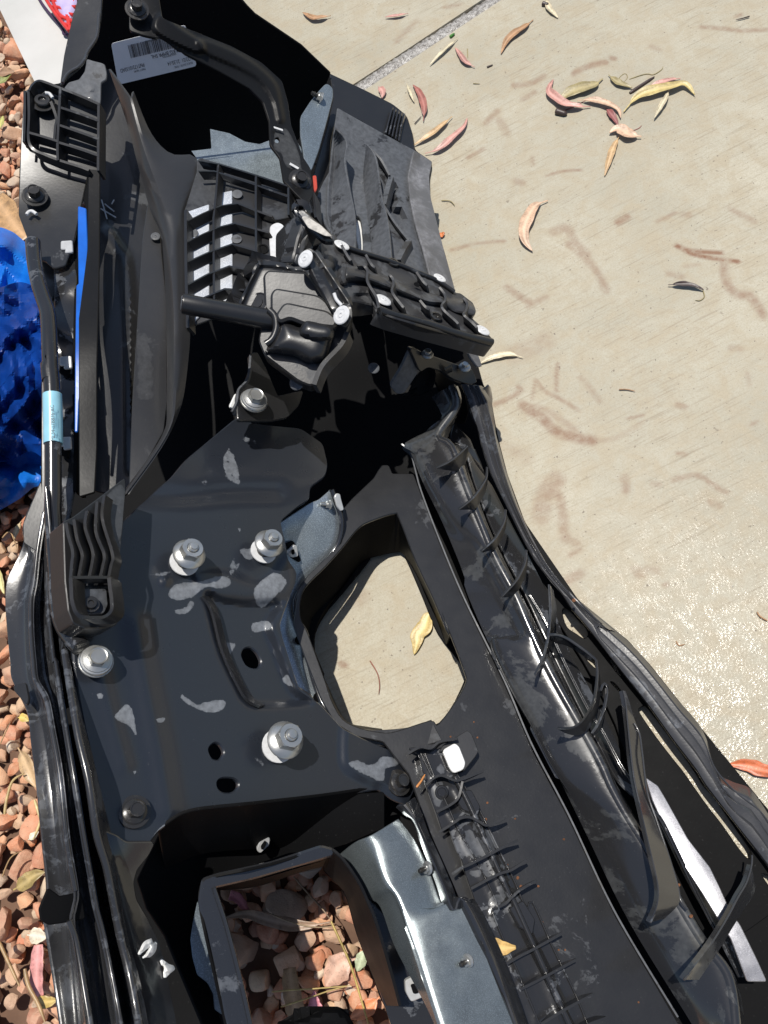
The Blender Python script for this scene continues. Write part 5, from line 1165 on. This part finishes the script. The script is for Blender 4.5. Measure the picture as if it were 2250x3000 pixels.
# bare metal channel with studs
loft('metal_channel', [("J:1290 190,1440 470,1540 570,1640 640;K8:40 830,100 950,190 1120,240 1240", [.175, .18, .182, .184, .188, .19]), ("J:1420 90,1560 300,1650 480;K8:40 640,130 860,225 1120,262 1240", [.198, .203, .207, .21, .214, .217]), ("J:1570 20;L:20 1100,110 1380;K8:80 640,150 830,210 1010,265 1180,285 1240", [.204, .209, .213, .217, .221, .225]), ("L:200 890,330 1060,440 1270,600 1659;K8:345 640,455 930,580 1240", [.188, .19, .193, .196, .198, .20])], SHELL_STAIN, n=60, cs=6)
zc = rbf(np.array([[*px("L:410 1310")[0], .198], [*px("K8:345 910")[0], .205], [*px("L:100 1100")[0], .208]]))
for c in ("L:455 1310", "K8:365 905"): fastener('nut', c, lambda x, y: zc(x, y) + .004, 19, c2w((-.70, .05, .7)), SMNUTB)
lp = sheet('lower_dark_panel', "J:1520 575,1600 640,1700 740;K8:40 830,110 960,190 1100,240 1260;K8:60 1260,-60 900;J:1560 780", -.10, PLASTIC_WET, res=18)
cg = sheet('cage_nut', "K8:95 995,145 970,170 1060,120 1080,98 1040", -.05, CLIP, res=7, th=.006)
sheet('cage_nut_slot', "K8:115 1010,140 1005,150 1045,128 1050", -.0445, PLASTIC_DARK, cg, res=6, th=.001, ch=.0002)

# ---- fog lamp opening frame
FZ = rbf(np.array([[*px("J:150 440")[0], .300], [*px("J:1200 170")[0], .235], [*px("J:420 1600")[0], .270]]))
fz = lambda d: (lambda x, y: FZ(x, y) + d)
sheet('opening_frame', "J:80 600,108 412,240 368,700 268,1130 125,1232 152,1225 190,1120 222,540 388,218 462,196 480,300 800,420 1250,530 1720,345 1720,200 1120", fz(0), STEEL_GLOSS, res=14, rnd=10, th=.004, ch=.002)
loft('frame_side', [("J:1222 160,1310 240,1440 430,1520 600,1600 800,1720 1200,1800 1500", fz(0)(*px("J:1222 160,1310 240,1440 430,1520 600,1600 800,1720 1200,1800 1500").T)), ("J:1150 320,1240 420,1330 520,1390 700,1440 880,1560 1200,1680 1500", fz(-.10)(*px("J:1150 320,1240 420,1330 520,1390 700,1440 880,1560 1200,1680 1500").T))], STRAPM, n=40, cs=1)
loft('frame_top_wall', [("J:218 462,540 388,900 285,1120 222,1222 170", fz(-.002)(*px("J:218 462,540 388,900 285,1120 222,1222 170").T)), ("J:240 500,560 470,900 360,1120 300,1170 310", fz(-.08)(*px("J:240 500,560 470,900 360,1120 300,1170 310").T))], PLASTIC_DARK, n=30, cs=1)
tube('frame_bead', "J:198 478,240 600,310 820,420 1240,525 1700", fz(.002), .0022, STEEL_GLOSS, n=40)
wall('frame_slot', "J:600 395,850 320,1118 242", fz(-.03), .006, PLASTIC_DARK, th=.002)
sheet('frame_crossbar', "J:780 1720,860 1650,1000 1600,1120 1545,1200 1520,1290 1525,1370 1590,1450 1720", fz(-.01), PLASTIC_DARK, res=14, rnd=10, th=.02, puff=(.012, 30))
sheet('metal_lens', "J:62 600,20 800,2 930,20 1080,60 1230,150 1300,200 1400,210 1530,285 1580,300 1400,230 1180,130 850,90 680", fz(-.06), SHELL, res=12)
wall('gold_reflector', "J:108 760,150 900,205 1150", fz(-.02), .016, plain('gravel_gold_tone', (.50, .33, .15), .4, .4, 90), th=.003)  # added gold strip imitates the gravel gleaming beside the frame bar
cl = sheet('spring_clip', "J:575 150,610 50,650 25,680 60,670 110,600 175", -.06, CLIP, res=8, th=.004)
sheet('clip_slot', "J:605 120,640 70,655 85,640 130,612 150", -.055, PLASTIC_DARK, cl, res=6, th=.001, ch=.0002)
sheet('inner_web', "K7:700 350,850 270,1120 235,1500 190,1659 180,1659 330,1500 400,1400 430,1250 440,900 560,860 650,840 760,860 900,960 1180,880 1180,720 800,640 680,600 560", -.09, PLASTIC_DARK, res=24)

loft('added_left_skirt', [("J:110 430,90 620,200 1150,330 1720", fz(-.004)(*px("J:110 430,90 620,200 1150,330 1720").T)), ("J:150 430,130 620,240 1150,370 1720", [.10] * 4)], PLASTIC_DARK, n=30, cs=1)  # unseen wall added to keep the sun off the gravel inside
loft('added_top_skirt', [("J:112 425,240 385,700 285,1130 145", fz(-.004)(*px("J:112 425,240 385,700 285,1130 145").T)), ("J:150 440,260 400,720 300,1130 160", [.10] * 4)], PLASTIC_DARK, n=30, cs=1)  # unseen skirt added to close the light gap along the top
# ---- lower valance: ridge, blades, rim
V0 = "E:905 1430,985 1640;Q:1135 0,1195 75,1300 335,1480 705,1659 1145;K6:360 425,540 830,695 1106;K8:860 330,1060 740,1330 1180,1390 1300"
V0b = "E:1000 1370,1060 1560;Q:1235 0,1300 120,1420 400,1600 720;M:250 900,420 1250,620 1659;K6:480 640,640 960,760 1200;K8:960 330,1160 740,1430 1200,1480 1310"
V1 = "E:1075 1345,1110 1520;M:-60 -60,60 20,175 330,330 720,450 1000,620 1320,740 1600;N:330 800,570 1230,720 1500,800 1659;O:290 10,420 250,560 470,730 760,895 1050,1090 1370,1320 1700;K8:1520 1310"
V2 = "E:1130 1335,1160 1500;M:20 0,140 20,245 330,390 720,520 1000,680 1320,800 1560;N:400 760,610 1200,780 1500,860 1659;O:350 10,500 260,640 480,800 760,960 1050,1180 1400,1400 1720;K8:1570 1310"
loft('valance_ridge', [(V0, [.092, .092, .091, .088, .085, .081, .079, .078]), (V0b, [.100, .102, .103, .102, .101, .100, .099, .098]), (V1, [.108, .110, .112, .112, .112, .112, .112, .112]), (V2, [.080, .080, .080, .079, .077, .075, .072, .070])], RIDGE, n=110, cs=6, th=.003)
tube('ridge_crest', V1, [.103, .106, .108, .108, .108, .108, .108, .108], .0065, RIDGE, n=110, seg=16)
loft('valance_trough', [("E:1100 1659;M:60 0,180 20,270 330,420 720,550 1000,720 1320,860 1620;N:420 760,640 1200,800 1500,930 1740;O:700 300,960 800,1180 1200,1420 1659", [.055, .055, .05, .045, .040]), ("M:230 -40,330 200,450 420,600 720,750 1000,900 1300,1000 1560;N:500 620,640 880,800 1180,930 1450,990 1700;O:860 350,1150 850,1280 1150,1500 1659", [.032, .032, .028, .024, .022])], PLASTIC_WET, n=70, cs=2)
tube('trough_wire', "N:150 130,290 370,460 740,660 1130,790 1330,960 1650;O:640 210,720 300,880 620,1050 980,1210 1290", -.022, .0013, STEEL_GLOSS, n=60, seg=8)
tube('trough_wire', "N:162 130,302 370,476 740,676 1130,806 1330,980 1650;O:662 210,742 300,902 620,1072 980,1232 1290", -.022, .0012, STEEL_GLOSS, n=60, seg=8)
RIM0 = "E:1150 1320,1190 1390,1230 1540,1290 1680;M:320 0,400 250,560 575,780 1005,1010 1290,1085 1420;N:510 250,680 450,860 680,1000 860,1180 1090,1400 1400,1600 1659;O:1120 20,1300 245,1510 520,1680 745,1900 1080"
RIM1 = "E:1340 1335,1410 1420,1450 1659;M:455 -60,480 0,552 270,702 680,905 1060,1130 1340,1300 1490,1520 1659;N:570 170,800 350,1000 520,1200 740,1430 1030,1659 1300;O:1240 -70,1480 0,1659 250,1900 600"
r0, r1 = px(RIM0)[:, :2], px(RIM1)[:, :2]; r0, r1 = resample(catmull(r0, 6), 120), resample(catmull(r1, 6), 120)
rows = [(t, h) for t, h in ((0, .0), (.06, .006), (.34, .008), (.40, .0035), (.58, .005), (.64, .002), (.80, .003), (.86, -.001), (1.0, -.014))]
def as_line(a): return "S:" + ",".join("%.1f %.1f" % tuple(p) for p in a)
loft('valance_rim', [(as_line(r0[::3] + (r1[::3] - r0[::3]) * t), [a + h for a in (.105, .075, .052, .042, .036, .033, .032, .032)]) for t, h in rows], LIP, n=110, cs=2, th=.004, spline=False)
for t in (.36, .60, .82):
    tube('rim_bead', as_line(r0[::6] + (r1[::6] - r0[::6]) * t), [a + .007 - t * .006 for a in (.105, .075, .052, .042, .036, .033, .032, .032)], .0013, LIP, n=90, seg=6)
sheet('valance_floor', as_line(r0[18:114:4] + (r1[18:114:4] - r0[18:114:4]) * .06) + ";O:1700 1100,1420 1300,1330 1100,1140 830;N:1090 1800,985 1500,900 1250,760 950,620 700,480 480;M:980 1520,880 1250,760 980,620 720,500 480", (lambda x, y: 0 * x + .020), PLASTIC_DARK, res=16, rnd=4, holes=[S1, S2, S3, S4, S5, S6], th=.004)
# bright wet strip catching the sun
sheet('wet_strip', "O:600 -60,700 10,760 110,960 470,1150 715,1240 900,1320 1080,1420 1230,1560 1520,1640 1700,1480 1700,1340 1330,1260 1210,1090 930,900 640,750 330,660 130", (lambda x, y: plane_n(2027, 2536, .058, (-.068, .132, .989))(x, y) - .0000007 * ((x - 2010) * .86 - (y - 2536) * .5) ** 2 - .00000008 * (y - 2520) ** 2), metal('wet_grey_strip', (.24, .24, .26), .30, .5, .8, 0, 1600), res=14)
ZV = rbf(np.array([[*px('M:100 150')[0], .112], [*px('M:620 1320')[0], .112], [*px('N:580 1240')[0], .112], [*px('O:560 470')[0], .113], [*px('O:1090 1370')[0], .113], [*px('M:500 650')[0], .096], [*px('N:720 700')[0], .066], [*px('O:1450 850')[0], .055], [*px('N:330 60')[0], .08]]))
zv = lambda d: (lambda x, y: ZV(x, y) + d)
# blades
def blade(line, dz, drop, mat=LIP, th=.0030, taper=(.3, .8, 1, 1, .8, .4), base=None):
    o = wall('valance_blade', line, zv(dz), drop, mat, th=th, taper=list(taper), d=base if base is not None else c2w((.50, -.62, -.60)))
    p = resample(catmull(px(line)[:, :2], 6), 24); tube3('blade_edge', P(p[:, 0], p[:, 1], zv(dz)(p[:, 0], p[:, 1])), [.0007, .0013, .0015, .0013, .0007], LIP, o, 8)
def fin_blade(top, bot, zt, zb_, mat=PLASTIC):
    a, b = px(top)[:, :2], px(bot)[:, :2]
    o = loft('valance_blade', [(top, zv(zt)(*a.T)), (bot, zv(zb_)(*b.T))], mat, n=24, cs=1, th=.0022)
    p = resample(catmull(a, 6), 26); tube3('blade_edge', P(p[:, 0], p[:, 1], zv(zt + .0006)(p[:, 0], p[:, 1])), [.0006, .0013, .0016, .0013, .0006], LIP, o, 8)
for top, bot in (("Q:1415 212,1500 175,1570 130,1640 70,1690 20", "Q:1425 216,1500 228,1600 234,1660 180,1700 100"), ("M:130 572,200 520,270 455,340 355,375 285,380 205", "M:140 576,205 572,272 568,330 480,372 395,382 300"),
                 ("M:325 938,400 870,450 820,510 715,535 640,542 575", "M:340 946,395 928,442 922,500 830,540 730,546 660"), ("M:508 1328,570 1260,630 1190,690 1080,715 1000,722 925", "M:525 1336,590 1322,640 1285,692 1185,722 1095,728 1010")):
    fin_blade(top, bot, .020, .000)
fin_blade("N:205 822,250 720,285 640,312 520,322 440,336 300,335 180,328 40", "N:214 822,275 735,318 650,350 540,368 430,385 320,385 220,360 90", .024, .002, RIDGE)
fin_blade("N:320 478,400 480,480 510,570 570,650 630,720 690", "N:335 505,385 550,450 560,535 600,625 660,728 715", .026, .006, RIDGE)
fin_blade("N:398 1290,470 1292,545 1280,620 1220,680 1130,715 1040,735 920,745 800,735 690", "N:420 1306,500 1340,585 1345,660 1300,705 1220,750 1100,772 960,764 840,744 710", .030, .006, PLASTIC)
fin_blade("N:775 960,800 900,828 950,815 1060,790 1150,740 1270,700 1330", "N:790 1000,808 930,834 980,825 1080,800 1190,760 1300,715 1350", .018, .004, RIDGE)
loft('valance_fin', [("N:965 960,985 1050,1000 1200,1020 1400,1050 1659;O:580 300,640 560,700 820,712 960,690 1080,640 1190", zv(.03)(*px("N:965 960,985 1050,1000 1200,1020 1400,1050 1659;O:580 300,640 560,700 820,712 960,690 1080,640 1190").T)), ("N:985 960,1020 1060,1060 1200,1110 1330,1130 1500,1160 1680;O:680 300,780 560,860 820,890 960,880 1040,760 1160", zv(.018)(*px("N:985 960,1020 1060,1060 1200,1110 1330,1130 1500,1160 1680;O:680 300,780 560,860 820,890 960,880 1040,760 1160").T))], RIDGE, n=50, cs=2, th=.005)
tube('fin_edge', "N:965 960,985 1050,1000 1200,1020 1400,1050 1659;O:520 60,590 330,650 600,700 830,712 970,690 1080,640 1190", zv(.0305), .0011, LIP, n=50)
tube('fin_edge', "N:1060 1240,1105 1330,1130 1500;O:610 60,690 300,790 600,870 860,900 1000,960 1080", zv(.0185), .0013, LIP, n=50)
loft('valance_fin', [("O:930 1690,1010 1590,1150 1400,1300 1160,1400 970,1470 850,1515 700", zv(.03)(*px("O:930 1690,1010 1590,1150 1400,1300 1160,1400 970,1470 850,1515 700").T)), ("O:1060 1690,1130 1590,1230 1440,1350 1240,1450 1080,1530 960,1550 880", zv(.012)(*px("O:1060 1690,1130 1590,1230 1440,1350 1240,1450 1080,1530 960,1550 880").T))], RIDGE, n=40, cs=2, th=.005)
tube('fin_edge', "O:930 1690,1010 1590,1150 1400,1300 1160,1400 970,1470 850,1515 700,1520 610", zv(.0305), .0011, LIP, n=40)
# rust spots on the beam and rail
for c, r in (("L:652 172", 4), ("L:886 180", 4), ("L:972 745", 5), ("L:960 890", 6), ("L:1212 885", 4), ("L:1140 1285", 6), ("L:1235 1400", 8), ("L:1262 1470", 7), ("L:1335 1635", 6), ("L:1415 1470", 5), ("L:1638 1062", 5), ("K8:1100 1086", 4), ("K8:685 740", 4), ("K8:755 860", 4), ("K8:783 860", 4), ("K8:777 382", 4), ("K8:568 292", 3), ("L:855 45", 3)):
    s = px(c)[0]; r = r * .8; sheet('rust_spot', "S:" + ",".join("%.1f %.1f" % (s[0] + r * math.cos(k * .9) * random.uniform(.6, 1.1), s[1] + r * math.sin(k * .9) * random.uniform(.6, 1.1)) for k in range(7)), zb(.0006) if s[0] > px("L:1000 0")[0][0] or True else zr(.002), RUST, res=6, th=.0004, ch=.0001)
for c, r in (("O:885 868", 6), ("O:992 1138", 7), ("O:775 680", 4), ("M:1130 1358", 7)):
    s = px(c)[0]; r = r * .8; sheet('rust_spot', "S:" + ",".join("%.1f %.1f" % (s[0] + r * math.cos(k * .9), s[1] + r * math.sin(k * .9)) for k in range(7)), .046 if c[0] == 'O' else .028, RUST, res=6, th=.0004, ch=.0001)
# leaf and straw resting on the bumper
leaf("K8:448 905,470 850,520 850,570 848", 86, (.62, .40, .14), 'yellow brown torn leaf resting on the ribbed rail of the bumper', zr(.006), curl=.25, prof=[.5, 1, .7, .15], spots=.2)
twig("L:355 612,395 560,430 500", .0014, (.55, .22, .06), 'short orange stalk caught beside the black bolt of the bumper', zr(.02), None, 'straw', 'straw')
